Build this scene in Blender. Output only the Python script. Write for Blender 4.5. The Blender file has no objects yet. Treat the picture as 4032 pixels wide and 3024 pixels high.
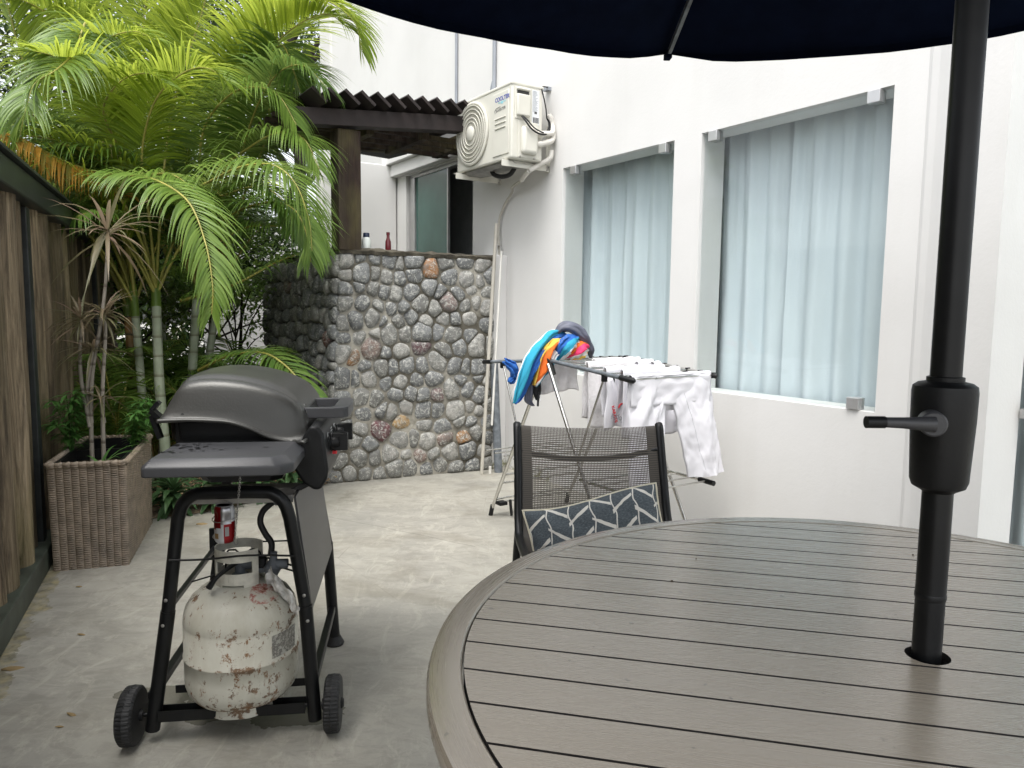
import bpy, math, random
from mathutils import Vector, Matrix, noise
R = math.radians
SC = bpy.context.scene
COL = SC.collection

# ------------------------------------------------------------------ camera
H = 1.15; PITCH = R(5.8); ROLL = R(.62); FPX = 2899.; AZ = R(-33.4); WD = 2.883
f = Vector((0, math.cos(PITCH), -math.sin(PITCH))); rt = Vector((1, 0, 0)); up = rt.cross(f)
A = math.cos(ROLL)*rt + math.sin(ROLL)*up; B = -math.sin(ROLL)*rt + math.cos(ROLL)*up
cd = bpy.data.cameras.new("camera"); cam = bpy.data.objects.new("camera", cd); COL.objects.link(cam)
m = Matrix((A, B, -f)).transposed().to_4x4(); m.translation = Vector((0, 0, H)); cam.matrix_world = m
cd.sensor_width = 36; cd.lens = FPX/4032*36; cd.clip_start = .02; cd.clip_end = 500
SC.camera = cam
SC.render.resolution_x = 1024; SC.render.resolution_y = 768

# ------------------------------------------------------------------ world, sun, exposure
w = bpy.data.worlds.new("World"); SC.world = w; w.use_nodes = True
wn = w.node_tree.nodes; wl = w.node_tree.links; wn.clear()
sky = wn.new('ShaderNodeTexSky'); sky.sky_type = 'NISHITA'; sky.sun_disc = False
SUN_EL, SUN_AZ = R(66), R(-165)      # azimuth measured from +Y towards +X
sky.sun_elevation = SUN_EL; sky.sun_rotation = SUN_AZ; sky.air_density = 1.0; sky.dust_density = 4.0
hs = wn.new('ShaderNodeHueSaturation'); hs.inputs['Saturation'].default_value = .22; hs.inputs['Value'].default_value = 1.0
bg = wn.new('ShaderNodeBackground'); bg.inputs[1].default_value = .15
wo = wn.new('ShaderNodeOutputWorld')
wl.new(sky.outputs[0], hs.inputs['Color']); wl.new(hs.outputs[0], bg.inputs[0]); wl.new(bg.outputs[0], wo.inputs[0])
ld = bpy.data.lights.new("sun", 'SUN'); ld.energy = .8; ld.angle = R(40); ld.color = (1, .97, .92)
so = bpy.data.objects.new("sun", ld); COL.objects.link(so)
sd = Vector((math.sin(SUN_AZ)*math.cos(SUN_EL), math.cos(SUN_AZ)*math.cos(SUN_EL), math.sin(SUN_EL)))
so.rotation_euler = sd.to_track_quat('Z', 'Y').to_euler()
SC.view_settings.view_transform = 'Standard'; SC.view_settings.look = 'None'
SC.view_settings.exposure = 1.42; SC.view_settings.gamma = 1
SC.cycles.max_bounces = 10; SC.cycles.transparent_max_bounces = 24; SC.cycles.use_denoising = True

# ------------------------------------------------------------------ materials
class NT:
    def __init__(s, name):
        s.m = bpy.data.materials.new(name); s.m.use_nodes = True
        s.n = s.m.node_tree.nodes; s.l = s.m.node_tree.links
        s.b = s.n['Principled BSDF']; s.out = s.n['Material Output']
        s.tc = s.n.new('ShaderNodeTexCoord')
    def mapping(s, scale=(1, 1, 1), src='Object', rot=(0, 0, 0)):
        mp = s.n.new('ShaderNodeMapping'); mp.inputs['Scale'].default_value = scale; mp.inputs['Rotation'].default_value = rot
        s.l.new(s.tc.outputs[src], mp.inputs['Vector']); return mp.outputs[0]
    def noise(s, scale=5, detail=4, rough=.55, vec=None, dist=0.):
        t = s.n.new('ShaderNodeTexNoise'); t.inputs['Scale'].default_value = scale; t.inputs['Detail'].default_value = detail
        t.inputs['Roughness'].default_value = rough; t.inputs['Distortion'].default_value = dist
        s.l.new(vec if vec is not None else s.tc.outputs['Object'], t.inputs['Vector']); return t.outputs['Fac']
    def voro(s, scale=5, vec=None, feature='F1', out='Distance'):
        t = s.n.new('ShaderNodeTexVoronoi'); t.feature = feature; t.inputs['Scale'].default_value = scale
        s.l.new(vec if vec is not None else s.tc.outputs['Object'], t.inputs['Vector']); return t.outputs[out]
    def ramp(s, fac, stops, const=False):
        r = s.n.new('ShaderNodeValToRGB'); cr = r.color_ramp
        if const: cr.interpolation = 'CONSTANT'
        while len(cr.elements) < len(stops): cr.elements.new(.5)
        for e, (p, c) in zip(cr.elements, stops):
            e.position = p; e.color = (c, c, c, 1) if not hasattr(c, '__len__') else (*c, 1)
        s.l.new(fac, r.inputs[0]); return r.outputs[0]
    def mix(s, fac, a, b, mode='MIX'):
        x = s.n.new('ShaderNodeMix'); x.data_type = 'RGBA'; x.blend_type = mode
        for i, v in ((0, fac), (6, a), (7, b)):
            if hasattr(v, 'is_linked') or hasattr(v, 'links'): s.l.new(v, x.inputs[i])
            elif i == 0: x.inputs[0].default_value = v
            else: x.inputs[i].default_value = (*v, 1)
        return x.outputs[2]
    def math(s, op, a, b=None, c=None):
        x = s.n.new('ShaderNodeMath'); x.operation = op
        for i, v in enumerate((a, b, c)):
            if v is None: continue
            if hasattr(v, 'links'): s.l.new(v, x.inputs[i])
            else: x.inputs[i].default_value = v
        return x.outputs[0]
    def sep(s, src='UV'):
        x = s.n.new('ShaderNodeSeparateXYZ'); s.l.new(s.tc.outputs[src], x.inputs[0]); return x.outputs
    def bump(s, h, strength=.3, dist=.01):
        x = s.n.new('ShaderNodeBump'); x.inputs['Strength'].default_value = strength; x.inputs['Distance'].default_value = dist
        s.l.new(h, x.inputs['Height']); s.l.new(x.outputs[0], s.b.inputs['Normal']); return x
    def col(s, c):
        if hasattr(c, 'links'): s.l.new(c, s.b.inputs['Base Color'])
        else: s.b.inputs['Base Color'].default_value = (*c, 1)
    def set(s, rough=None, metal=None, spec=None, coat=None):
        if rough is not None:
            if hasattr(rough, 'links'): s.l.new(rough, s.b.inputs['Roughness'])
            else: s.b.inputs['Roughness'].default_value = rough
        if metal is not None:
            if hasattr(metal, 'links'): s.l.new(metal, s.b.inputs['Metallic'])
            else: s.b.inputs['Metallic'].default_value = metal
        if spec is not None: s.b.inputs['Specular IOR Level'].default_value = spec
        if coat is not None: s.b.inputs['Coat Weight'].default_value = coat
        return s

def simple(name, c, rough=.5, metal=0., var=.12, scale=8, bump=.0, bscale=60, spec=None, bd=.002):
    t = NT(name); n = t.noise(scale, 5)
    lo = tuple(x*(1-var) for x in c); hi = tuple(min(1, x*(1+var)) for x in c)
    t.col(t.ramp(n, [(.3, lo), (.7, hi)])); t.set(rough, metal, spec)
    if bump: t.bump(t.noise(bscale, 4), bump, bd)
    return t.m

def leafmat(name, c1, c2, trans=.4, rough=.42, tcol=None, uvstripe=False):
    t = NT(name); g = t.n.new('ShaderNodeNewGeometry')
    n = t.noise(3., 2)
    f2 = t.math('MULTIPLY_ADD', g.outputs['Random Per Island'], .55, t.math('MULTIPLY', n, .45))
    c = t.ramp(f2, [(.15, c1), (.85, c2)])
    t.col(c); t.set(rough, 0, .4)
    tr = t.n.new('ShaderNodeBsdfTranslucent')
    hs_ = t.n.new('ShaderNodeHueSaturation'); hs_.inputs['Hue'].default_value = .475; hs_.inputs['Value'].default_value = 2.0; hs_.inputs['Saturation'].default_value = .92
    t.l.new(c, hs_.inputs['Color']); t.l.new(hs_.outputs[0], tr.inputs[0])
    mx = t.n.new('ShaderNodeMixShader'); mx.inputs[0].default_value = trans
    t.l.new(t.b.outputs[0], mx.inputs[1]); t.l.new(tr.outputs[0], mx.inputs[2]); t.l.new(mx.outputs[0], t.out.inputs[0])
    return t.m

def m_wall():
    t = NT('white_render'); n1 = t.noise(1.3, 5); n2 = t.noise(14, 6, .7)
    c = t.ramp(n1, [(.25, (.60, .595, .58)), (.6, (.66, .655, .64))])
    st = t.noise(1., 5, .6, t.mapping((5, 5, .5)))
    c = t.mix(t.ramp(st, [(.52, 0.), (.82, .18)]), c, (.50, .485, .44))
    x = t.sep('Object')
    low = t.math('LESS_THAN', t.math('ADD', x[2], t.math('MULTIPLY', t.noise(7, 5, .7), .5)), .30)
    far = t.math('GREATER_THAN', t.math('ADD', x[0], t.math('MULTIPLY', t.noise(5, 3, .6), .5)), 4.15)
    c = t.mix(t.math('MULTIPLY', t.math('MULTIPLY', low, far), t.ramp(t.noise(28, 4, .7), [(.40, 0.), (.58, 1.)])), c, (.20, .20, .10))
    t.col(c); t.set(.75)
    ht = t.math('ADD', t.math('MULTIPLY', n2, .6), t.math('MULTIPLY', t.noise(70, 3, .6), .5))
    t.bump(ht, .22, .005); return t.m

def m_concrete():
    t = NT('patio_concrete')
    big = t.noise(.9, 5, .6, None, .6); st = t.noise(2.2, 7, .68, t.mapping((1, 2.6, 1), rot=(0, 0, .5)), 1.2)
    fine = t.noise(26, 6, .7)
    c = t.ramp(big, [(.28, (.225, .22, .20)), (.5, (.285, .275, .24)), (.72, (.335, .32, .275))])
    c = t.mix(t.ramp(st, [(.42, 0.), (.64, .42)]), c, (.38, .37, .325))
    st2 = t.noise(3.4, 8, .72, t.mapping((1.6, 1, 1), rot=(0, 0, -.4)), 1.6)
    c = t.mix(t.ramp(st2, [(.50, 0.), (.68, .45)]), c, (.19, .188, .168))
    c = t.mix(t.ramp(fine, [(.60, 0.), (.72, .5)]), c, (.19, .18, .145))
    c = t.mix(t.math('MULTIPLY', fine, .22), c, (.43, .41, .35))
    c = t.mix(t.ramp(t.noise(6.5, 9, .78, t.mapping((1, 2.2, 1), rot=(0, 0, .25)), 1.), [(.46, .0), (.60, .5)]), c, (.19, .182, .155))
    c = t.mix(t.ramp(t.noise(4.2, 9, .8, t.mapping((2.4, 1, 1), rot=(0, 0, .9)), 1.5), [(.52, .0), (.62, .5)]), c, (.42, .405, .35))
    c = t.mix(t.ramp(t.noise(.8, 3, .5, None, .5), [(.50, .0), (.62, .35)]), c, (.155, .155, .145))
    vs_ = t.voro(7.5, None, 'F1'); sp_ = t.math('LESS_THAN', vs_, .055); c = t.mix(t.math('MULTIPLY', sp_, t.ramp(t.noise(3., 2), [(.5, 0.), (.62, .6)])), c, (.09, .085, .07))
    c = t.mix(t.ramp(t.noise(1.15, 6, .7, t.mapping((1, 1, 1), rot=(0, 0, 1.)), 2.), [(.52, 0.), (.66, .45)]), c, (.17, .155, .12))
    # hairline cracks
    vv = t.voro(.42, t.mapping((1, 1, 1)), 'DISTANCE_TO_EDGE')
    crk = t.math('LESS_THAN', t.math('ADD', vv, t.math('MULTIPLY', t.noise(2.5, 4), .0)), .0009)
    c = t.mix(t.math('MULTIPLY', t.math('MULTIPLY', crk, t.ramp(t.noise(1.7, 3), [(.48, 0.), (.6, 1.)])), .35), c, (.10, .09, .075))
    x0 = t.sep('Object'); P1, P2 = Vector((-1.557, 4.2823)), Vector((-0.758, 3.8292)); dv = (P2-P1).normalized()
    ld_ = t.math('ADD', t.math('SUBTRACT', t.math('MULTIPLY', t.math('SUBTRACT', x0[0], P1.x), dv.y), t.math('MULTIPLY', t.math('SUBTRACT', x0[1], P1.y), dv.x)), t.math('MULTIPLY_ADD', t.noise(1.6, 4), .10, -.05))
    al_ = t.math('ADD', t.math('MULTIPLY', t.math('SUBTRACT', x0[0], P1.x), dv.x), t.math('MULTIPLY', t.math('SUBTRACT', x0[1], P1.y), dv.y))
    jl = t.math('MULTIPLY', t.math('LESS_THAN', t.math('ABSOLUTE', ld_), .0022), t.math('MULTIPLY', t.math('GREATER_THAN', al_, -.8), t.math('LESS_THAN', al_, 1.6)))
    c = t.mix(t.math('MULTIPLY', jl, .6), c, (.09, .085, .07))
    # wet patches at fixed places
    x = t.sep('Object'); wet = None
    for (cx, cy, rx, ry) in ((-1.03, 2.08, .16, .07), (-.84, 2.02, .20, .10), (-.62, 1.98, .2, .10)):
        dx = t.math('DIVIDE', t.math('SUBTRACT', x[0], cx), rx); dy = t.math('DIVIDE', t.math('SUBTRACT', x[1], cy), ry)
        d = t.math('ADD', t.math('MULTIPLY', dx, dx), t.math('MULTIPLY', dy, dy))
        e = t.math('LESS_THAN', t.math('ADD', d, t.math('MULTIPLY', t.noise(9, 4, .6), 1.8)), 1.45)
        wet = e if wet is None else t.math('MAXIMUM', wet, e)
    c = t.mix(t.math('MULTIPLY', wet, .75), c, (.13, .125, .10))
    # moss / mineral stain along the fence base
    fx = t.math('ADD', t.math('MULTIPLY', t.math('ADD', x[0], 1.652), .919), t.math('MULTIPLY', t.math('SUBTRACT', x[1], 2.285), .394))
    mk = t.math('MULTIPLY', t.math('LESS_THAN', t.math('ADD', fx, t.math('MULTIPLY', t.noise(6, 5, .65), .22)), .16), t.math('GREATER_THAN', fx, -.25))
    c = t.mix(t.math('MULTIPLY', mk, t.ramp(t.noise(14, 5, .7), [(.35, .15), (.6, .85)])), c, t.ramp(t.noise(18, 4), [(.4, (.10, .09, .05)), (.62, (.34, .29, .15))]))
    t.col(c)
    r = t.ramp(st, [(.3, .42), (.7, .62)]); r2 = t.mix(wet, r, (.25, .25, .25)); t.set(r2, 0, .5)
    t.bump(t.math('ADD', t.math('MULTIPLY', fine, .4), t.math('MULTIPLY', st, .6)), .25, .006); return t.m

def m_stone():
    t = NT('river_stone'); a = t.n.new('ShaderNodeAttribute'); a.attribute_name = 'tint'
    n = t.noise(22, 6, .7); n2 = t.noise(7, 5, .65)
    c = t.mix(t.ramp(n, [(.40, .0), (.62, .75)]), a.outputs['Color'], (.12, .125, .12))
    c = t.mix(t.ramp(t.noise(34, 5, .72, None, 1.5), [(.52, 0.), (.60, .75)]), c, (.48, .48, .44))
    vein = t.voro(13, t.mapping((1, 1, 1.8), rot=(.3, .5, .2)), 'DISTANCE_TO_EDGE')
    c = t.mix(t.math('MULTIPLY', t.math('LESS_THAN', vein, .012), t.ramp(n2, [(.45, 0.), (.55, .6)])), c, (.45, .45, .42))
    t.col(c); t.set(.62, 0, .4)
    t.bump(t.math('ADD', n, t.math('MULTIPLY', n2, .8)), .6, .012); return t.m

def m_wood(name, c1, c2, c3):
    t = NT(name); x = t.noise(3, 8, .72, t.mapping((6, 6, .42)), 1.6); y = t.noise(1, 4, .6, t.mapping((2, 2, 1.2)))
    g = t.n.new('ShaderNodeNewGeometry')
    c = t.ramp(x, [(.3, c1), (.55, c2), (.75, c3)])
    c = t.mix(t.ramp(y, [(.45, 0.), (.65, .6)]), c, (.17, .155, .055)); c = t.mix(t.ramp(t.noise(2, 5, .7, t.mapping((5, 5, .8))), [(.5, 0.), (.62, .7)]), c, (.06, .047, .034))
    c = t.mix(t.math('MULTIPLY', g.outputs['Random Per Island'], .6), c, (.05, .036, .024))
    t.col(c); t.set(.8, 0, .3); t.bump(x, 1., .03); return t.m

def m_table():
    t = NT('faux_wood_slat'); g = t.n.new('ShaderNodeNewGeometry')
    x = t.noise(4, 6, .65, t.mapping((.9, 45, 45), 'UV')); y = t.noise(1.2, 3, .5, t.mapping((.8, 8, 1), 'UV'))
    c = t.ramp(x, [(.2, (.325, .275, .21)), (.8, (.385, .33, .258))])
    c = t.mix(t.math('MULTIPLY', y, .4), c, (.44, .40, .335))
    c = t.mix(t.ramp(t.noise(55, 2, .5, t.tc.outputs['Object']), [(.72, 0.), (.76, .5)]), c, (.05, .045, .04))
    t.col(c); t.set(t.ramp(x, [(.3, .22), (.7, .32)]), 0, .8, .2); t.b.inputs['Coat Roughness'].default_value = .22; t.b.inputs['IOR'].default_value = 1.6; t.bump(x, .03, .001); return t.m

def m_mortar():
    t = NT('mortar'); c = t.ramp(t.noise(2.2, 5, .65), [(.44, (.09, .085, .07)), (.58, (.40, .385, .335))])
    t.col(t.mix(t.math('MULTIPLY', t.noise(30, 4), .4), c, (.16, .14, .10))); t.set(.95, 0, .2); t.bump(t.noise(40, 5, .7), .8, .012); return t.m

def m_rust():
    t = NT('rusty_cream_paint'); n = t.noise(36, 8, .78); n2 = t.noise(4.5, 4, .6); n3 = t.noise(45, 6, .75, t.mapping((1, 1, .55)))
    c = t.ramp(n2, [(.3, (.50, .49, .42)), (.7, (.63, .62, .54))])
    c = t.mix(t.ramp(t.noise(9, 6, .7, t.mapping((1, 1, .25))), [(.45, 0.), (.75, .6)]), c, (.36, .325, .235))
    xz = t.sep('Object')[2]; seam = None
    for zc_, wz_, am_ in ((.153, .016, .11), (.245, .02, .07), (.035, .03, .10), (.33, .03, .05)):
        q_ = t.math('MULTIPLY', t.math('MAXIMUM', t.math('SUBTRACT', 1.0, t.math('DIVIDE', t.math('ABSOLUTE', t.math('SUBTRACT', xz, zc_)), wz_)), 0.0), am_); seam = q_ if seam is None else t.math('ADD', seam, q_)
    k = t.math('MULTIPLY', t.math('ADD', t.math('MULTIPLY', n, .94), seam), t.math('ADD', t.math('MULTIPLY', n2, .7), .65))
    k1 = t.ramp(k, [(.545, 0.), (.60, .9)]); k2 = t.ramp(t.math('MULTIPLY', n3, t.math('ADD', t.math('MULTIPLY', n2, .5), .75)), [(.585, 0.), (.64, 1.)])
    kk = t.math('MAXIMUM', k1, k2)
    x = t.sep('Object')
    red = t.math('SUBTRACT', 1.0, t.math('GREATER_THAN', t.math('ADD', t.math('ADD', t.math('POWER', t.math('DIVIDE', t.math('SUBTRACT', x[0], .085), .05), 2), t.math('POWER', t.math('DIVIDE', t.math('SUBTRACT', x[2], .335), .03), 2)), t.math('MULTIPLY', n, 1.5)), 1.6))
    c = t.mix(t.math('MULTIPLY', t.math('MULTIPLY', red, t.math('LESS_THAN', x[1], 0.)), t.ramp(n, [(.46, 0.), (.56, .85)])), c, (.34, .05, .04))
    c = t.mix(kk, c, t.ramp(n3, [(.35, (.07, .040, .024)), (.65, (.24, .125, .055))]))
    t.col(c); t.set(t.math('MULTIPLY_ADD', kk, .4, .42), 0, .4); t.bump(kk, .35, .002); return t.m

def m_glass(name, tint, ref=.0):
    t = NT(name); tr = t.n.new('ShaderNodeBsdfTransparent'); tr.inputs[0].default_value = (*tint, 1)
    gl = t.n.new('ShaderNodeBsdfGlossy'); gl.inputs['Roughness'].default_value = .015
    ge = t.n.new('ShaderNodeNewGeometry'); dt = t.n.new('ShaderNodeVectorMath'); dt.operation = 'DOT_PRODUCT'
    t.l.new(ge.outputs['Incoming'], dt.inputs[0]); t.l.new(ge.outputs['Normal'], dt.inputs[1])
    k = t.math('POWER', t.math('SUBTRACT', 1.0, t.math('ABSOLUTE', dt.outputs['Value'])), 5.0)
    mx = t.n.new('ShaderNodeMixShader'); fac = t.math('MULTIPLY_ADD', k, .8, .028+ref)
    t.l.new(fac, mx.inputs[0]); t.l.new(tr.outputs[0], mx.inputs[1]); t.l.new(gl.outputs[0], mx.inputs[2]); t.l.new(mx.outputs[0], t.out.inputs[0])
    return t.m

def m_sling():
    t = NT('woven_sling'); u = t.sep('UV')
    fu = t.math('FRACT', t.math('MULTIPLY', u[0], 92)); fv = t.math('FRACT', t.math('MULTIPLY', u[1], 62))
    hole = t.math('MULTIPLY', t.math('GREATER_THAN', fu, .46), t.math('GREATER_THAN', fv, .52))
    edge = t.math('MULTIPLY', t.math('GREATER_THAN', u[0], .075), t.math('LESS_THAN', u[0], .925))
    hole = t.math('MULTIPLY', hole, t.math('MULTIPLY', edge, .97))
    c = t.mix(t.math('LESS_THAN', fv, .45), (.030, .026, .021), (.062, .053, .041)); t.col(c); t.set(.55)
    tr = t.n.new('ShaderNodeBsdfTransparent'); mx = t.n.new('ShaderNodeMixShader')
    t.l.new(hole, mx.inputs[0]); t.l.new(t.b.outputs[0], mx.inputs[1]); t.l.new(tr.outputs[0], mx.inputs[2]); t.l.new(mx.outputs[0], t.out.inputs[0])
    return t.m

def m_pillow():
    t = NT('chevron_fabric'); mp = t.n.new('ShaderNodeVectorMath'); mp.operation = 'ADD'
    nz = t.n.new('ShaderNodeTexNoise'); nz.inputs['Scale'].default_value = 5; t.l.new(t.tc.outputs['UV'], nz.inputs['Vector'])
    sc = t.n.new('ShaderNodeVectorMath'); sc.operation = 'SCALE'; sc.inputs['Scale'].default_value = .025
    t.l.new(nz.outputs['Color'], sc.inputs[0]); t.l.new(t.tc.outputs['UV'], mp.inputs[0]); t.l.new(sc.outputs[0], mp.inputs[1])
    s = t.n.new('ShaderNodeSeparateXYZ'); t.l.new(mp.outputs[0], s.inputs[0]); x, y = s.outputs[0], s.outputs[1]
    col_ = t.math('MULTIPLY', x, 6.2); fx = t.math('FRACT', col_); par = t.math('MODULO', t.math('FLOOR', col_), 2)
    sgn = t.math('MULTIPLY_ADD', par, 2, -1)
    spine = t.math('LESS_THAN', t.math('ABSOLUTE', t.math('SUBTRACT', fx, t.math('MULTIPLY_ADD', t.math('SINE', t.math('MULTIPLY', y, 20)), .05, .09))), .03)
    d = t.math('FRACT', t.math('ADD', t.math('MULTIPLY', y, 3.4), t.math('MULTIPLY', t.math('MULTIPLY', fx, sgn), .62)))
    br = t.math('LESS_THAN', t.math('ABSOLUTE', t.math('SUBTRACT', d, .5)), t.math('MULTIPLY_ADD', t.noise(9, 2, .5, t.tc.outputs['UV']), .14, .0))
    k = t.math('MAXIMUM', spine, br)
    c = t.ramp(t.noise(60, 3, .7, t.tc.outputs['UV']), [(.35, (.06, .073, .082)), (.64, (.115, .135, .148)), (.72, (.24, .28, .30))])
    c = t.mix(k, c, (.66, .64, .58)); t.col(c); t.set(.85, 0, .2); t.bump(t.noise(120, 2, .5, t.tc.outputs['UV']), .2, .002); return t.m

def m_towel():
    t = NT('striped_terry'); u = t.sep('UV')
    B1, CY, WH, OR, YE, PK, RD = (.03, .11, .36), (.04, .30, .44), (.62, .62, .62), (.62, .14, .03), (.66, .44, .08), (.75, .06, .16), (.5, .03, .04)
    seq = [B1, B1, CY, CY, WH, OR, YE, B1, CY, WH, OR, PK, WH, YE]
    c = t.ramp(t.math('FRACT', u[0]), [(i/len(seq), s_) for i, s_ in enumerate(seq)], True)
    t.col(c); t.set(.95, 0, .1); t.bump(t.noise(260, 2, .5), .5, .003); return t.m

def m_wicker():
    t = NT('grey_brown_wicker'); x = t.noise(20, 4); a = t.noise(2.2, 4)
    c = t.ramp(x, [(.3, (.14, .112, .08)), (.7, (.31, .25, .185))]); c = t.mix(t.ramp(a, [(.4, 0.), (.7, .45)]), c, (.12, .105, .09))
    t.col(c); t.set(.55); return t.m

def m_bark(name, c1, c2, ring):
    t = NT(name); x = t.sep('Object'); n = t.noise(6, 4)
    z = t.math('FRACT', t.math('MULTIPLY', t.math('ADD', x[2], t.math('MULTIPLY', n, .03)), 8.3))
    c = t.ramp(t.noise(5, 5), [(.3, c1), (.7, c2)]); c = t.mix(t.ramp(z, [(.0, 1.), (.07, .9), (.16, 0.)]), c, ring)
    t.col(c); t.set(.6); return t.m

M = {}
M['wall'] = m_wall(); M['concrete'] = m_concrete(); M['stone'] = m_stone(); M['rust'] = m_rust(); M['table'] = m_table()
M['mortar'] = m_mortar()
M['mossy'] = simple('mossy_coping', (.07, .062, .045), .95, 0, .6, 14, .8, 40, bd=.015)
M['log'] = m_wood('weathered_log', (.05, .037, .024), (.42, .33, .215), (.78, .65, .48))
M['beam'] = m_wood('dark_stained_wood', (.012, .008, .007), (.028, .016, .013), (.05, .027, .02))
M['beamgrey'] = simple('dark_stained_plank', (.016, .010, .009), .7, 0, .35, 10, .3)
M['fsteel'] = simple('fence_green_black_paint', (.018, .022, .022), .45, 0, .4, 12, .2)
M['frail'] = simple('fence_rail_green', (.045, .055, .042), .55, 0, .45, 10, .3)
M['soil'] = simple('soil', (.10, .075, .045), .95, 0, .6, 12, 1., 30, bd=.03)
M['litter'] = leafmat('dry_litter', (.12, .07, .03), (.42, .32, .16), .1, .8)
M['black'] = simple('black_steel', (.006, .0065, .007), .38, .0, .3, 20, .12, spec=.32)
M['blackp'] = simple('black_plastic', (.007, .0075, .008), .45, 0, .2, 30, .15, 120, spec=.3)
M['lid'] = simple('charcoal_cast_lid', (.062, .062, .058), .38, .5, .15, 6, .25, 160, bd=.0012)
M['shelf'] = simple('grey_plastic_shelf', (.046, .047, .051), .42, 0, .12, 8, .3, 260, bd=.001)
M['chrome'] = simple('chrome', (.62, .61, .58), .22, 1., .15, 20)
M['steel'] = simple('dull_steel', (.38, .37, .35), .4, .8, .2, 20)
M['navy'] = simple('navy_canvas', (.0028, .0055, .0165), .95, 0, .2, 12, .2, 200, spec=.05)
M['rubber'] = simple('rubber', (.012, .0125, .013), .6, 0, .2, 20)
M['ac'] = simple('cream_white_casing', (.60, .59, .525), .45, 0, .03, 5)
M['acdark'] = simple('fan_cavity', (.035, .035, .033), .6, 0, .3, 10)
M['foil'] = simple('pipe_insulation', (.62, .60, .55), .7, 0, .15, 20, .4, 60)
M['pvc'] = simple('beige_pvc', (.40, .38, .33), .5, 0, .15, 6)
M['pvcw'] = simple('white_pvc', (.62, .61, .57), .5, 0, .12, 6)
M['slate'] = simple('grey_painted_pipe', (.12, .135, .15), .6, 0, .4, 25, .3)
M['conduit'] = simple('grey_conduit', (.26, .28, .31), .5, 0, .1, 5)
M['curtain'] = None
M['glass'] = m_glass('window_glass', (.97, .988, .985), -.006)
M['greenglass'] = simple('green_film_glass', (.035, .105, .085), .08, 0, .25, 3, spec=.8)
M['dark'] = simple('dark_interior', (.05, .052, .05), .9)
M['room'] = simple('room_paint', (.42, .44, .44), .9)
M['white'] = simple('white_cloth', (.66, .655, .69), .9, 0, .03, 5, .15, 90)
M['terry'] = simple('white_terry', (.66, .645, .655), 1., 0, .06, 60, .9, 160, bd=.006)
M['grey_cloth'] = simple('charcoal_nylon', (.085, .092, .125), .55, 0, .2, 10, .2)
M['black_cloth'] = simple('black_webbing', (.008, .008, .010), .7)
M['towel'] = m_towel(); M['sling'] = m_sling(); M['pillow'] = m_pillow(); M['wicker'] = m_wicker()
M['gap_shade'] = simple('slat_side_gap_shade', (.018, .015, .014), .7)  # near-black slat sides, painted-in shade for the gaps of the table top
M['cream'] = simple('cream_piping', (.62, .58, .45), .8)
M['red'] = simple('red_print', (.65, .02, .03), .5); M['redcan'] = simple('red_can', (.26, .008, .012), .3, .5)
M['silver'] = simple('silver_can', (.36, .36, .37), .28, .8); M['whitecan'] = simple('white_can', (.62, .63, .64), .3, .2)
M['blue'] = simple('blue_print', (.02, .04, .32), .4); M['cyan'] = simple('cyan_print', (.25, .55, .62), .4)
M['greyprint'] = simple('grey_print', (.09, .09, .09), .5); M['lightprint'] = simple('light_print', (.55, .56, .56), .5)
M['paper'] = simple('white_label', (.72, .74, .76), .5); M['tan'] = simple('tan_badge', (.30, .19, .08), .5)
M['clamp'] = simple('brushed_clamp', (.50, .50, .50), .35, .7)
M['bottleR'] = simple('dark_red_bottle', (.10, .008, .012), .15); M['bottleW'] = simple('white_bottle', (.66, .70, .66), .3)
M['bluecap'] = simple('dark_blue_cap', (.01, .02, .05), .4)
M['plastic'] = simple('crumpled_film', (.52, .51, .48), .25, .1, .4, 40, .6, 60, bd=.004)
M['b'] = leafmat('palm_leaf_green', (.07, .135, .018), (.17, .26, .05), .36, .34)
M['y'] = leafmat('palm_leaf_lime', (.095, .165, .010), (.23, .32, .022), .48, .4)
M['d'] = leafmat('palm_leaf_dark', (.05, .115, .018), (.12, .20, .035), .36, .38)
M['o'] = leafmat('palm_leaf_withered', (.13, .16, .03), (.52, .26, .03), .35, .6)
M['rachis'] = simple('leaf_stalk', (.26, .24, .05), .5, 0, .3, 8)
M['trunk1'] = m_bark('ringed_pale_trunk', (.22, .26, .17), (.40, .43, .34), (.17, .17, .11))
M['trunk2'] = m_bark('ringed_orange_trunk', (.16, .13, .07), (.34, .17, .05), (.06, .05, .03))
M['bark'] = m_bark('thin_bark', (.18, .16, .13), (.34, .31, .26), (.10, .08, .06))
M['drac'] = leafmat('dracaena_leaf', (.11, .12, .05), (.22, .155, .11), .3, .45)
M['weed'] = leafmat('weed_leaf', (.05, .14, .025), (.09, .22, .05), .35, .5)
M['cover'] = leafmat('ground_cover_leaf', (.03, .07, .028), (.07, .14, .05), .15, .45)
M['far'] = leafmat('distant_leaf', (.012, .03, .008), (.045, .09, .02), .3, .6)
M['farbark'] = simple('dark_bark', (.03, .025, .018), .9)

def m_curtain():
    t = NT('pale_blue_curtain'); n = t.noise(2, 3)
    t.col(t.ramp(n, [(.3, (.57, .63, .665)), (.7, (.61, .67, .70))])); t.set(.7, 0, .3); t.bump(t.noise(300, 2), .1, .001)
    return t.m
M['curtain'] = m_curtain()

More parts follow.
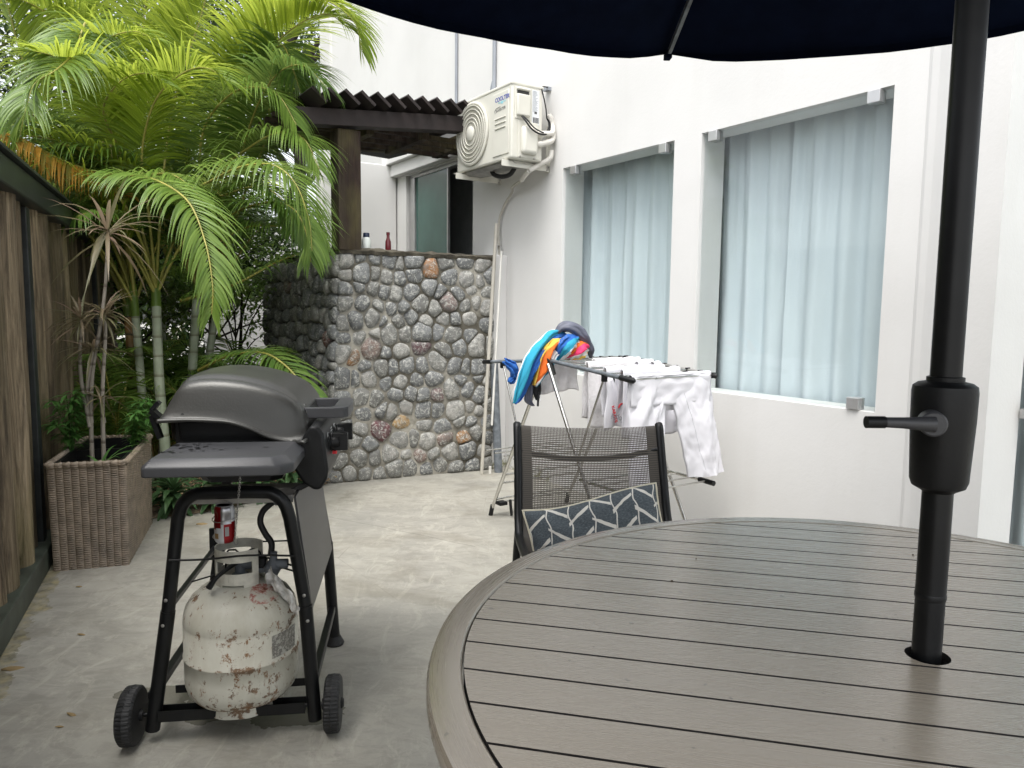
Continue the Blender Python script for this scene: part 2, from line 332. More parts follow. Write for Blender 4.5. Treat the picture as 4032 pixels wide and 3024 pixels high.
# ------------------------------------------------------------------ mesh helpers
def emp(name, label=None, cat=None, loc=(0, 0, 0), rz=0., group=None, kind=None, parent=None):
    o = bpy.data.objects.new(name, None); COL.objects.link(o); o.location = loc; o.rotation_euler = (0, 0, rz); o.empty_display_size = .1
    tag(o, label, cat, group, kind)
    if parent is not None: o.parent = parent
    return o
def tag(o, label=None, cat=None, group=None, kind=None):
    if label: o['label'] = label
    if cat: o['category'] = cat
    if group: o['group'] = group
    if kind: o['kind'] = kind
    return o
def catmull(pts, n=6):
    P = [Vector(p) for p in pts]
    if len(P) < 3: return P
    P = [2*P[0]-P[1]] + P + [2*P[-1]-P[-2]]; out = []
    for i in range(1, len(P)-2):
        p0, p1, p2, p3 = P[i-1:i+3]
        for k in range(n):
            t = k/n
            out.append(.5*((2*p1)+(-p0+p2)*t+(2*p0-5*p1+4*p2-p3)*t*t+(-p0+3*p1-3*p2+p3)*t**3))
    out.append(P[-2]); return out

class MB:
    def __init__(s): s.v = []; s.f = []; s.uv = []; s.tint = []; s.mi = []; s.cm = 0; s.ct = None
    def add(s, vs, fs, uvs=None):
        b = len(s.v); s.v += [tuple(v) for v in vs]; s.f += [tuple(b+i for i in f_) for f_ in fs]
        s.uv += uvs if uvs else [(v[0], v[1]) for v in vs]
        s.mi += [s.cm]*len(fs); s.tint += [s.ct]*len(vs); return s
    def box(s, c, d, rz=0., M_=None):
        x, y, z = d[0]/2, d[1]/2, d[2]/2; cs, sn = math.cos(rz), math.sin(rz)
        vs = []
        for sx, sy, sz in ((-1,-1,-1),(1,-1,-1),(1,1,-1),(-1,1,-1),(-1,-1,1),(1,-1,1),(1,1,1),(-1,1,1)):
            p = Vector((sx*x, sy*y, sz*z))
            if M_ is not None: p = M_ @ p
            else: p = Vector((p.x*cs-p.y*sn, p.x*sn+p.y*cs, p.z))
            vs.append(p+Vector(c))
        return s.add(vs, [(0,3,2,1),(4,5,6,7),(0,1,5,4),(1,2,6,5),(2,3,7,6),(3,0,4,7)])
    def bar(s, a, b, w_, h_, upv=(0, 0, 1)):
        a = Vector(a); b = Vector(b); z = (b-a); L = z.length; z.normalize(); x = Vector(upv).cross(z)
        if x.length < 1e-4: x = Vector((1, 0, 0)).cross(z)
        x.normalize(); y = z.cross(x); M_ = Matrix((x, y, z)).transposed()
        return s.box((a+b)/2, (w_, h_, L), 0, M_)
    def tube(s, pts, r=.01, seg=10, smooth=0, cap=True, flat=1.):
        P = catmull(pts, smooth) if smooth else [Vector(p) for p in pts]; n = len(P)
        T = [(P[min(i+1, n-1)]-P[max(i-1, 0)]).normalized() for i in range(n)]
        x = T[0].orthogonal().normalized(); vs = []; uvs = []
        for i in range(n):
            x = (x - T[i]*x.dot(T[i])).normalized(); y = T[i].cross(x)
            rr = r(i/(n-1)) if callable(r) else (r[min(int(i/(n-1)*(len(r)-1)), len(r)-2)]*(1-(i/(n-1)*(len(r)-1)-min(int(i/(n-1)*(len(r)-1)), len(r)-2)))+r[min(int(i/(n-1)*(len(r)-1)), len(r)-2)+1]*(i/(n-1)*(len(r)-1)-min(int(i/(n-1)*(len(r)-1)), len(r)-2)) if hasattr(r, '__len__') else r)
            for k in range(seg):
                a = 2*math.pi*k/seg; vs.append(P[i]+(x*math.cos(a)+y*math.sin(a)*flat)*rr); uvs.append((k/seg, i/(n-1)))
        fs = [(i*seg+k, i*seg+(k+1) % seg, (i+1)*seg+(k+1) % seg, (i+1)*seg+k) for i in range(n-1) for k in range(seg)]
        if cap: fs += [tuple(range(seg-1, -1, -1)), tuple((n-1)*seg+k for k in range(seg))]
        return s.add(vs, fs, uvs)
    def lathe(s, prof, c=(0, 0, 0), seg=32, axis=(0, 0, 1), rfn=None):
        ax = Vector(axis).normalized(); x = ax.orthogonal().normalized() if abs(ax.z) < .99 else Vector((1, 0, 0)); y = ax.cross(x); c = Vector(c)
        n = len(prof); vs = []; uvs = []
        for i, (r, h) in enumerate(prof):
            for k in range(seg):
                a = 2*math.pi*k/seg; rr = rfn(r, h, a, i) if rfn else r
                vs.append(c+ax*h+(x*math.cos(a)+y*math.sin(a))*rr); uvs.append((k/seg, h))
        fs = [(i*seg+k, i*seg+(k+1) % seg, (i+1)*seg+(k+1) % seg, (i+1)*seg+k) for i in range(n-1) for k in range(seg)]
        if prof[0][0] > 1e-5: fs.append(tuple(range(seg-1, -1, -1)))
        if prof[-1][0] > 1e-5: fs.append(tuple((n-1)*seg+k for k in range(seg)))
        return s.add(vs, fs, uvs)
    def grid(s, fn, nu, nv, closed=False):
        vs = []; uvs = []
        for j in range(nv+1):
            for i in range(nu+1): vs.append(fn(i/nu, j/nv)); uvs.append((i/nu, j/nv))
        W_ = nu+1
        return s.add(vs, [(j*W_+i, j*W_+i+1, (j+1)*W_+i+1, (j+1)*W_+i) for j in range(nv) for i in range(nu)], uvs)
    def prism(s, poly, a, b, fn):   # fn(x, y, h) -> point
        n = len(poly); vs = [fn(x, y, a) for x, y in poly]+[fn(x, y, b) for x, y in poly]
        return s.add(vs, [tuple(range(n-1, -1, -1)), tuple(range(n, 2*n))]+[(i, (i+1) % n, n+(i+1) % n, n+i) for i in range(n)])
    def build(s, name, mat, parent=None, smooth=None, bevel=0., bseg=2, solid=0., sub=0):
        me = bpy.data.meshes.new(name); me.from_pydata(s.v, [], s.f)
        for m_ in (mat if isinstance(mat, (list, tuple)) else [mat]): me.materials.append(m_)
        uvl = me.uv_layers.new(name='UVMap'); li = [0]*len(me.loops); me.loops.foreach_get('vertex_index', li)
        buf = []
        for i in li: buf += s.uv[i][:2]
        uvl.data.foreach_set('uv', buf)
        if any(s.mi): me.polygons.foreach_set('material_index', s.mi)
        if any(t is not None for t in s.tint):
            at = me.color_attributes.new('tint', 'FLOAT_COLOR', 'POINT'); b = []
            for t in s.tint: b += [*(t or (.1, .1, .1)), 1]
            at.data.foreach_set('color', b)
        if smooth is not None:
            me.polygons.foreach_set('use_smooth', [True]*len(me.polygons))
            if smooth < 180: me.set_sharp_from_angle(angle=R(smooth))
        me.validate(); me.update()
        o = bpy.data.objects.new(name, me); COL.objects.link(o)
        if parent is not None: o.parent = parent
        if solid: md = o.modifiers.new('solid', 'SOLIDIFY'); md.thickness = solid; md.offset = 0
        if bevel: md = o.modifiers.new('bevel', 'BEVEL'); md.width = bevel; md.segments = bseg; md.limit_method = 'ANGLE'; md.angle_limit = R(35)
        if sub: md = o.modifiers.new('sub', 'SUBSURF'); md.levels = sub; md.render_levels = sub
        return o

def text(name, body, size, mat, parent, loc, xdir, ydir, ext=.0006, bold=0.):
    c = bpy.data.curves.new(name, 'FONT'); c.body = body; c.size = size; c.extrude = ext; c.offset = bold; c.align_x = 'LEFT'
    c.materials.append(mat); o = bpy.data.objects.new(name, c); COL.objects.link(o); o.parent = parent
    x = Vector(xdir).normalized(); y = Vector(ydir); y = (y-x*y.dot(x)).normalized(); z = x.cross(y)
    mm = Matrix((x, y, z)).transposed().to_4x4(); mm.translation = Vector(loc)
    bpy.context.view_layer.update(); dg = bpy.context.evaluated_depsgraph_get(); me = bpy.data.meshes.new_from_object(o.evaluated_get(dg)); me.name = name
    bpy.data.objects.remove(o); o = bpy.data.objects.new(name, me); COL.objects.link(o); o.parent = parent; o.matrix_local = mm; return o

U = Vector((math.sin(AZ), math.cos(AZ), 0)); N = Vector((math.cos(AZ), -math.sin(AZ), 0)); TH = math.atan2(U.y, U.x)
def W(s_, n_, z_=0.): return U*s_+N*(WD-n_)+Vector((0, 0, z_))
# wall frame: local x = s (along the facade, away from the camera), local y = n (out of the facade)

# ================================================================== SETTING
g = MB(); g.grid(lambda u, v: (-30+60*u, -12+60*v, 0), 60, 60); o = g.build('ground', M['concrete']); tag(o, kind='structure')
sb = MB()
edge = [(-2.35, 3.60), (-1.95, 3.87), (-1.66, 4.06), (-1.42, 4.42), (-1.20, 4.72), (-1.3, 5.2), (-2.4, 7.4), (-9, 12), (-9, 6.5), (-3.0, 4.9)]
cx_, cy_ = -2.4, 5.2
edge2 = catmull(edge+[edge[0]], 6)
sb.add([(cx_, cy_, .03)]+[(p.x, p.y, .004) for p in edge2]+[(cx_+(p.x-cx_)*.93, cy_+(p.y-cy_)*.93, .03) for p in edge2],
       [(0, 1+len(edge2)+i, 2+len(edge2)+i) for i in range(len(edge2)-1)]+[(1+i, 2+i, 2+len(edge2)+i, 1+len(edge2)+i) for i in range(len(edge2)-1)])
o = sb.build('soil_bed', M['soil'], smooth=60); tag(o, kind='structure')

# ------------------------------------------------------------------ house
house = emp('house', 'white rendered house wall with glass windows along the right of the patio', 'house', W(0, 0), TH)
S_END, ZT = 8.3, 5.2
def facade(mb, ss, zs, holes, y, flip=False):
    ss = sorted(set(ss)); zs = sorted(set(zs))
    for i in range(len(ss)-1):
        for j in range(len(zs)-1):
            cs, cz = (ss[i]+ss[i+1])/2, (zs[j]+zs[j+1])/2
            if any(h[0] < cs < h[1] and h[2] < cz < h[3] for h in holes): continue
            q = [(ss[i], y, zs[j]), (ss[i+1], y, zs[j]), (ss[i+1], y, zs[j+1]), (ss[i], y, zs[j+1])]
            mb.add(q if flip else q[::-1], [(0, 1, 2, 3)])
HO = [(1.675, 2.662, .745, 2.04), (2.85, 3.812, .745, 2.04), (4.94, 6.12, 1.50, 2.316)]
mb = MB(); ss = [1.545, S_END]+[h[0] for h in HO]+[h[1] for h in HO]; zs = [0, ZT]+[h[2] for h in HO]+[h[3] for h in HO]
facade(mb, ss, zs, HO, 0.)
TK = .17
for (a, b, c, d) in HO:   # reveals
    mb.add([(a, 0, c), (b, 0, c), (b, -TK, c), (a, -TK, c)], [(0, 1, 2, 3)]); mb.add([(a, 0, d), (b, 0, d), (b, -TK, d), (a, -TK, d)], [(3, 2, 1, 0)])
    mb.add([(a, 0, c), (a, 0, d), (a, -TK, d), (a, -TK, c)], [(3, 2, 1, 0)]); mb.add([(b, 0, c), (b, 0, d), (b, -TK, d), (b, -TK, c)], [(0, 1, 2, 3)])
facade(mb, ss+[1.25], zs, HO, -TK, True)
# far end and top
mb.add([(S_END, 0, 0), (S_END, -3.5, 0), (S_END, -3.5, ZT), (S_END, 0, ZT)], [(0, 1, 2, 3)])
mb.box(((S_END+1.5)/2, -1.75, ZT+.05), (S_END-1.5+.02, 3.55, .1))
# pilaster with a soft far shoulder beside the door opening
pf = [(1.545, .0), (1.530, .006), (1.50, .010), (1.455, .022), (1.44, .026), (1.245, .026), (1.245, -.232), (1.30, -.232)]
for (a, b) in zip(pf[:-1], pf[1:]):
    mb.add([(a[0], a[1], 0), (b[0], b[1], 0), (b[0], b[1], ZT), (a[0], a[1], ZT)], [(3, 2, 1, 0)])
mb.box((-.5, -.30, 4.2), (3.5, .13, 2.2)); mb.build('facade', M['wall'], house, smooth=30)
mb = MB(); mb.box((4.60, .0625, .765), (.30, .125, 1.53)); mb.build('plaster_pier', M['wall'], house, bevel=.006)
mb = MB(); mb.box((8.12, .012, 3.6), (.3, .024, 3.0)); mb.build('corner_strip', M['wall'], house)
mb = MB(); mb.box((5.6, .035, 2.375), (1.52, .07, .10)); mb.box((5.6, .055, 2.475), (1.60, .11, .095)); mb.build('lintel', M['wall'], house, bevel=.006)
# interior
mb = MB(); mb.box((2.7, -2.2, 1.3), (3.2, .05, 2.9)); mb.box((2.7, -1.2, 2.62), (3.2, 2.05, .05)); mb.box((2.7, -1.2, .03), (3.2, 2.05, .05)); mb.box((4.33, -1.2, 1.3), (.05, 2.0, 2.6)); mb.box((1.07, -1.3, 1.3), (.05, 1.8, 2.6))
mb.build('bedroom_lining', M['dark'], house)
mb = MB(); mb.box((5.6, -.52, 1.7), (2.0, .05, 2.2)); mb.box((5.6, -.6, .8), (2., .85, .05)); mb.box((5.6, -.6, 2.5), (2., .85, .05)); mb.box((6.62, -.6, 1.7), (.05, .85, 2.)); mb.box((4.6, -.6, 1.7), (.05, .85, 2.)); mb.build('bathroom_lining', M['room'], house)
def window(a, b, c, d, clamps, lab):
    wn_ = emp('window', lab, parent=house)
    p = MB(); p.box(((a+b)/2, -.022, (c+d)/2), (b-a-.012, .008, d-c-.012)); p.build('pane', M['glass'], wn_)
    for (cs, cz) in clamps:
        k = MB(); k.box((cs, -.004, cz), (.055, .030, .05)); k.box((cs, -.034, cz), (.05, .014, .048)); k.build('clamp', M['clamp'], wn_, bevel=.003)
window(*HO[1], [(3.70, 2.012), (2.93, 2.012)], 'narrower window near the air conditioner')
window(*HO[0], [(2.585, 2.012), (1.755, 2.012), (1.77, .773)], 'window nearest the umbrella pole')
bw = emp('window', 'sliding green glass bathroom window above the stone wall', parent=house)
p = MB(); p.box((5.73, -.05, 1.9), (.60, .008, .81)); p.build('pane', M['greenglass'], bw)
p = MB(); p.box((5.42, -.05, 1.9), (.018, .02, .81)); p.box((5.53, -.05, 2.30), (1.16, .04, .022)); p.box((6.06, -.05, 1.9), (.10, .04, .81)); p.build('frame', M['clamp'], bw)
# door on the near side
dr = emp('glass_door', parent=house)
p = MB(); p.box((.65, -.235, 1.3), (1.18, .01, 2.58)); p.build('pane', M['glass'], dr)
p = MB(); p.box((.65, -.235, .78), (1.18, .03, .035)); p.box((.65, -.235, .02), (1.18, .03, .04)); p.build('rail', M['clamp'], dr)
p = MB(); p.box((1.195, -.21, .81), (.03, .05, .05)); p.build('handle', M['clamp'], dr, bevel=.004)

def curtain(a, b, z0, z1, y0, lab, seed, amp=.022, lean=0.):
    rnd = random.Random(seed); ph = [rnd.uniform(0, 6) for _ in range(6)]
    nw = (b-a)/.15
    def fn(u, v):
        z = z0+(z1-z0)*v; k = 1-.35*v
        uu = u+.012*math.sin(7*u+ph[0])
        y = amp*k*math.sin(2*math.pi*nw*uu+ph[1]+.5*math.sin(9*u+ph[2]))+.012*k*math.sin(2*math.pi*nw*.37*u+ph[3])
        y += .004*v*v*math.sin(2*math.pi*nw*3.1*u)+.01*noise.noise(Vector((u*9, v*3, seed)))
        return (a+(b-a)*u+.006*math.sin(3*v+ph[4])+lean*(1-u)*(v)-.0*v, y0+y, z)
    c = MB(); c.grid(fn, 260, 26); o = c.build('curtain', M['curtain'], smooth=180); o.location = W(0, 0); o.rotation_euler = (0, 0, TH)
    tag(o, lab, 'curtain', 'pale blue curtains behind the glass'); return o
curtain(3.39, 3.905, .60, 2.13, -.235, 'pale blue curtain on the far half of the narrower window', 1)
curtain(2.85, 3.385, .60, 2.13, -.225, 'pale blue curtain on the near half of the narrower window', 2)
curtain(2.265, 2.74, .60, 2.13, -.235, 'pale blue curtain on the far half of the wide window', 3)
curtain(1.66, 2.28, .60, 2.13, -.218, 'pale blue curtain on the near half of the wide window', 4)
curtain(.1, 1.30, .04, 2.6, -.32, 'pale blue curtain behind the glass door at the edge of the picture', 5)

# ------------------------------------------------------------------ shower back wall, garden wall
def wallbox(name, lab, c, d, mat, cat='wall', bevel=.01):
    o = MB().box((0, 0, d[2]/2), d).build(name, mat, bevel=bevel); o.location = W(*c); o.rotation_euler = (0, 0, TH); return tag(o, lab, cat)
wallbox('shower_wall', 'plain white wall behind the outdoor shower head', (6.38, .36, 0), (.16, .70, 2.43), M['wall'])
wallbox('garden_wall', 'distant white garden wall glimpsed between the palm trunks', (9.6, .30, 0), (.18, 1.5, 2.15), M['wall'])

# ------------------------------------------------------------------ stone wall
rs = random.Random(7)
def tintpick(r):
    k = r.random()
    if k < .006: return (.30, .155, .055)
    if k < .01: return (.17, .10, .09)
    if k < .025: return (.20, .14, .115)
    if k < .45: u_ = r.uniform(.75, 1.25); return tuple(x*u_ for x in (.15, .156, .158))
    if k < .8: u_ = r.uniform(.75, 1.25); return tuple(x*u_ for x in (.19, .188, .173))
    u_ = r.uniform(.85, 1.15); return tuple(x*u_ for x in (.29, .283, .26))
def stones(mb, P0, ex, ez, ey, Wd, Hh, sx, sz, special=(), tall=1.0, depth=.044, flip=False):
    """packed river stones: jittered seeds, each stone a rounded dome filling its cell"""
    seeds = []
    r_ = 0; z = sz*.5
    while z < Hh:
        x = sx*(.5 if r_ % 2 else .02)
        while x < Wd+sx*.3:
            px = min(max(x+rs.uniform(-.27, .27)*sx, sx*.30), Wd-sx*.25); pz = min(max(z+rs.uniform(-.25, .25)*sz, sz*.35), Hh-sz*.30)
            if all((px-a)**2+(pz-b)**2 > (.55*sx)**2 for a, b in seeds): seeds.append((px, pz))
            x += sx*rs.uniform(.86, 1.14)
        z += sz*.92; r_ += 1
    for (px, pz, c) in special:
        seeds = [q for q in seeds if (q[0]-px)**2+(q[1]-pz)**2 > (.62*sx)**2]
    cols = [tintpick(rs) for _ in seeds]
    for (px, pz, c) in special: seeds.append((px, pz)); cols.append(c)
    wt = [rs.uniform(0, .6)*sx for _ in seeds]; gap = .0022
    for i, (px, pz) in enumerate(seeds):
        cons = []
        for j, (qx, qz) in enumerate(seeds):
            if i == j: continue
            dx, dz = qx-px, qz-pz; d = math.hypot(dx, dz)
            if d < 3*sx: cons.append((max(d*.2, (d*d+wt[i]**2-wt[j]**2)/(2*d))-gap, math.atan2(dz, dx)))
        cons += [(max(px+.02, .02), math.pi), (max(Wd-px+.02, .02), 0), (max(Hh-pz-.005, .02), math.pi/2), (max(pz, .02), -math.pi/2)]
        nn = 22; rr = []
        pw = rs.choice((5, 7, 10))
        for k in range(nn):
            a = 2*math.pi*k/nn; s_ = 0
            for d, p in cons:
                cc = math.cos(a-p)
                if cc > .02: s_ += (cc/d)**pw
            rr.append(min(s_**(-1/pw), sx*.86)*(1+.03*noise.noise(Vector((px*30+math.cos(a), pz*30+math.sin(a), i)))))
        dep = depth*rs.uniform(.8, 1.25); tx, tz = rs.uniform(-.2, .2), rs.uniform(-.2, .2)
        mb.ct = cols[i]; vs = []; rings = [(1., -.02), (1.0, .35), (.93, .66), (.78, .87), (.52, .98), (.25, 1.02)]
        fl = rs.uniform(.75, 1.0)
        for (q, h) in rings:
            for k in range(nn):
                a = 2*math.pi*k/nn; x = rr[k]*q*math.cos(a); z_ = rr[k]*q*math.sin(a)
                hh = dep*(h if h < .4 else .35+(h-.35)*fl)*(1+tx*x/sx+tz*z_/sx) + .006*noise.noise(Vector(((px+x)*22, (pz+z_)*22, i*3.)))*(h > 0)
                vs.append(P0+ex*(px+x)+ez*(pz+z_)+ey*hh)
        vs.append(P0+ex*px+ez*pz+ey*dep*(.35+.68*fl))
        fs = []
        for q in range(len(rings)-1):
            for k in range(nn):
                t_ = (q*nn+k, q*nn+(k+1) % nn, (q+1)*nn+(k+1) % nn, (q+1)*nn+k); fs.append(t_[::-1] if flip else t_)
        c_ = len(rings)*nn
        for k in range(nn):
            t_ = ((len(rings)-1)*nn+k, (len(rings)-1)*nn+(k+1) % nn, c_); fs.append(t_[::-1] if flip else t_)
        mb.add(vs, fs)
    mb.ct = None
sw = emp('stone_wall', 'waist to head high wall of rounded river stones around the outdoor shower', 'wall', W(0, 0), TH)
HS = 1.525
def lean_(m_, k):
    for i, (x, y, z) in enumerate(m_.v):
        t_ = max(0, min(1, (y-.65)/.6)); m_.v[i] = (x, y-.075*(z/1.525)*t_*t_*(3-2*t_), z)
L0 = Vector((4.62, 1.24, 0)); L1 = Vector((4.46, .135, 0)); ex = (L1-L0).normalized(); eyo = Vector((-1, .165, 0)).normalized(); Wf = (L1-L0).length
mb = MB()
mb.prism([(4.60, 1.245), (4.435, .13), (4.64, .13), (4.80, 1.07), (6.25, 1.07), (6.25, 1.245)], 0, HS-.012, lambda x, y, h: (x, y, h)); lean_(mb, .0); mb.build('mortar_core', M['mortar'], sw)
# front face: L0 -> L1 ; outward normal towards smaller s
sp = [(.67, 1.41, (.30, .145, .055)), (.10, .83, (.28, .15, .065)), (.45, .385, (.36, .23, .09)), (.31, .33, (.12, .04, .045)), (.80, 1.20, (.20, .15, .135)), (.60, .90, (.11, .06, .065)), (.71, .55, (.15, .10, .095)), (1.16, .30, (.09, .045, .04))]
st_ = MB(); stones(st_, L0-eyo*.0, ex, Vector((0, 0, 1)), eyo, Wf, HS-.02, .110, .110, sp)
stones(st_, Vector((4.62, 1.24, 0)), Vector((1, 0, 0)), Vector((0, 0, 1)), Vector((0, 1, 0)), 1.62, HS-.03, .112, .112, [(.12, .95, (.14, .05, .04))], depth=.055, flip=True)
lean_(st_, 0); st_.build('stones', M['stone'], sw, smooth=180)
cp = MB()
def cop(u, v):
    s0 = Vector((4.58, 1.195, 0)).lerp(Vector((4.425, .125, 0)), u); k = [(-.0, -.030), (-.01, -.006), (.02, .010), (.19, .012), (.215, -.02)][int(round(v*4))]
    x = s0.x+k[0]*1.; return (x+.008*noise.noise(Vector((u*30, v*5, 1))), s0.y, HS+k[1]-.012*u+.010*noise.noise(Vector((u*24, v*3, 4))))
cp.grid(cop, 60, 4); cp.grid(lambda u, v: (4.58+1.7*u, .99+.20*v, HS-.004+.008*noise.noise(Vector((u*30, v*4, 2)))), 50, 3); cp.build('coping', M['mossy'], sw, smooth=60)

# ------------------------------------------------------------------ pergola
pg = emp('pergola', 'dark stained timber pergola with a sawtooth slatted roof over the shower', 'pergola', W(0, 0), TH)
b = MB(); b.box((4.63, 1.125, HS+.365), (.145, .15, .75)); b.build('post', M['beam'], pg, bevel=.004)
b = MB(); b.bar((4.60, 1.50, 2.30), (4.50, .02, 2.42), .10, .10); b.build('front_beam', M['beamgrey'], pg, bevel=.003)
b = MB(); b.bar((5.3, 1.62, 2.29), (5.3, .02, 2.42), .08, .11); b.build('rear_beam', M['beam'], pg, bevel=.003)
for n_ in (1.35, .95, .55, .16):
    b = MB(); zc = 2.27+.08*(1.62-n_)/1.6; b.box((4.95, n_, zc+.02), (.62, .055, .10)); b.build('rafter', M['beam'], pg, bevel=.003)
for i in range(13):
    n_ = 1.36-.103*i; zc = 2.385+.0812*(1.62-n_)
    d1 = Vector((0, -.052, -.042)); b = MB()
    a = Vector((4.42, n_, zc)); e = Vector((5.36, n_, zc+.01))
    M_ = Matrix((Vector((1, 0, 0)), d1.normalized(), Vector((1, 0, 0)).cross(d1.normalized()))).transposed()
    b.box((a+e)/2, (.94, .118, .020), 0, M_); b.build('roof_slat', M['beamgrey'], pg, bevel=.002)
for i in range(4):
    b = MB(); b.box((4.75+.16*i, .8, 2.335), (.04, 1.5, .03)); b.build('batten', M['beam'], pg)

sh = emp('shower_head', 'square metal rain shower head hanging under the pergola', 'shower head', W(5.64, .43, 2.39), TH+.15)
b = MB(); b.box((0, 0, 0), (.30, .30, .012)); b.build('plate', M['chrome'], sh, bevel=.003)
for i in range(19):
    b = MB(); 
nz = MB()
for i in range(20): nz.box((0, -.14+i*.0147, -.010), (.27, .006, .008))
nz.build('nozzle_rows', M['rubber'], sh)
b = MB(); b.tube([(0, 0, .01), (0, 0, .07)], .014); b.tube([(0, 0, .07), (0, -.42, .075)], .010); b.build('arm', M['chrome'], sh, smooth=40)
def bottle(name, lab, p, prof, mats, capprof):
    t_ = emp(name, lab, 'bottle', p)
    MB().lathe(prof, seg=20).build('body', mats[0], t_, smooth=40); MB().lathe(capprof, seg=20).build('cap', mats[1], t_, smooth=40)
bottle('shampoo_bottle', 'white bottle with a dark blue cap on the stone wall', W(4.64, .985, HS+.01), [(.028, 0), (.030, .01), (.030, .06), (.022, .075)], (M['bottleW'], M['bluecap']), [(.021, .075), (.021, .1), (.018, .104)])
bottle('glass_bottle', 'slim dark red bottle standing on the stone wall', W(4.64, .83, HS+.01), [(.019, 0), (.020, .01), (.019, .055), (.010, .08), (.010, .10)], (M['bottleR'], M['bottleR']), [(.012, .10), (.012, .118)])

# ------------------------------------------------------------------ pipes
def one(name, lab, cat, mb, mat, org, rz=TH, smooth=40, group=None, bevel=0.):
    o = mb.build(name, mat, smooth=smooth, bevel=bevel); o.location = org; o.rotation_euler = (0, 0, rz); return tag(o, lab, cat, group)
def rel(o_, *p): return [tuple(Vector(q)-Vector(o_)) for q in p]
one('leaning_pipe', 'long beige plastic pipe leaning against the corner of stone and white walls', 'pipe', MB().tube(rel((4.325, .277, 0), (4.325, .277, .0), (4.40, .125, 1.74)), .0125, 14), M['pvc'], W(4.325, .277))
one('short_pipe', 'shorter white plastic pipe hanging beside the long leaning pipe', 'pipe', MB().tube(rel((4.34, .12, 0), (4.335, .19, .34), (4.37, .10, 1.55)), .008, 12), M['pvcw'], W(4.34, .12))
one('grey_pipe', 'thick slate grey pipe upright against the white wall corner', 'pipe', MB().tube(rel((4.33, .13, 0), (4.33, .135, 0), (4.37, .155, .77)), .029, 18), M['slate'], W(4.33, .13))
one('pipe_stub', 'short white pipe stub standing from the floor between two pipes', 'pipe', MB().tube([(0, 0, 0), (0, 0, .05)], .010, 12), M['pvcw'], W(4.33, .205))
one('conduit', 'thin grey conduit running up the white wall above the pergola', 'conduit', MB().tube(rel((5.18, .014, 0), (5.18, .014, 2.45), (5.18, .014, 5.1)), .0115, 12), M['conduit'], W(5.18, .014))
one('conduit', 'grey conduit bending into the wall just above the air conditioner', 'conduit', MB().tube(rel((4.62, .014, 0), (4.70, -.005, 2.55), (4.67, .016, 2.64), (4.63, .018, 2.76), (4.62, .016, 2.80), (4.62, .014, 5.1)), .0145, 12, smooth=5), M['conduit'], W(4.62, .014))

# ------------------------------------------------------------------ air conditioner (local: x=s, y=n, z)
ac = emp('air_conditioner', 'cream outdoor air conditioner unit with a round fan grille on the white wall', 'air conditioner', W(4.245, .10, 2.08), TH)
AW, AD, AH = .69, .235, .45
b = MB(); b.box((0, AD/2, AH/2), (AW, AD, AH)); cas = b.build('casing', M['ac'], ac, bevel=.014, bseg=4, smooth=40)
b = MB(); b.box((0, AD/2, AH-.0), (AW+.008, AD+.008, .022)); b.build('top_cover', M['ac'], ac, bevel=.008, bseg=3)
FC = Vector((.125, AD, .228)); FR = .193
fan = emp('fan_grille', parent=ac)
b = MB(); b.lathe([(0.0, .001), (FR, .001)], FC, 64, (0, 1, 0)); b.build('cavity', M['acdark'], fan)
b = MB()
b.lathe([(FR, .0), (FR+.012, .004), (FR+.012, .014), (FR, .018), (FR-.008, .014), (FR-.006, .0)], FC, 72, (0, 1, 0))
for r_ in (.075, .10, .128, .155, .178): b.lathe([(r_-.0022, .010), (r_-.0022, .022), (r_+.0022, .022), (r_+.0022, .010)], FC, 72, (0, 1, 0))
b.lathe([(.048, .012), (.048, .022), (.040, .028), (0.0001, .029)], FC, 40, (0, 1, 0)); b.build('rings', M['ac'], fan, smooth=40)
b = MB()
for k in range(84):
    a = 2*math.pi*k/84
    pts = []
    for q in range(7):
        r_ = .046+(FR-.046)*q/6; aa = a+.55*(q/6)**1.3
        pts.append((FC.x+r_*math.cos(aa), FC.y+.014, FC.z+r_*math.sin(aa)))
    for p_, q_ in zip(pts[:-1], pts[1:]): b.bar(p_, q_, .0013, .006, (0, 1, 0))
b.build('fins', M['ac'], fan)
b = MB()   # raised front panel on the near side
b.box((-.225, AD+.002, .225), (.185, .008, .385)); b.build('front_panel', M['ac'], ac, bevel=.006, bseg=3, smooth=40)
b = MB()
for zz in (.215, .245, .275): b.box((-.225, AD+.008, zz-.015), (.125, .008, .007))
b.build('louvre_ribs', M['ac'], ac, bevel=.003)
text('logo_text', 'COOLTEK', .036, M['blue'], ac, (-.162, AD+.0065, .365), (-1, 0, 0), (0, 0, 1), bold=.0006)
text('tagline_text', 'TECHNOLOGY', .014, M['cyan'], ac, (-.195, AD+.0065, .350), (-1, 0, 0), (0, 0, 1))
text('inverter_text', 'INVERTER', .026, M['greyprint'], ac, (-.170, AD+.0065, .300), (-1, 0, .06), (.25, 0, 1))
b = MB(); b.tube([(-.165+.0, AD+.007, .297), (-.158, AD+.007, .312), (-.18, AD+.007, .326), (-.225, AD+.007, .330)], .0013, 6, smooth=5); b.build('logo_swoosh', M['greyprint'], ac)
b = MB(); b.box((-.245, AD+.0066, .352), (.02, .001, .016), 0); b.build('logo_badge', M['cyan'], ac)
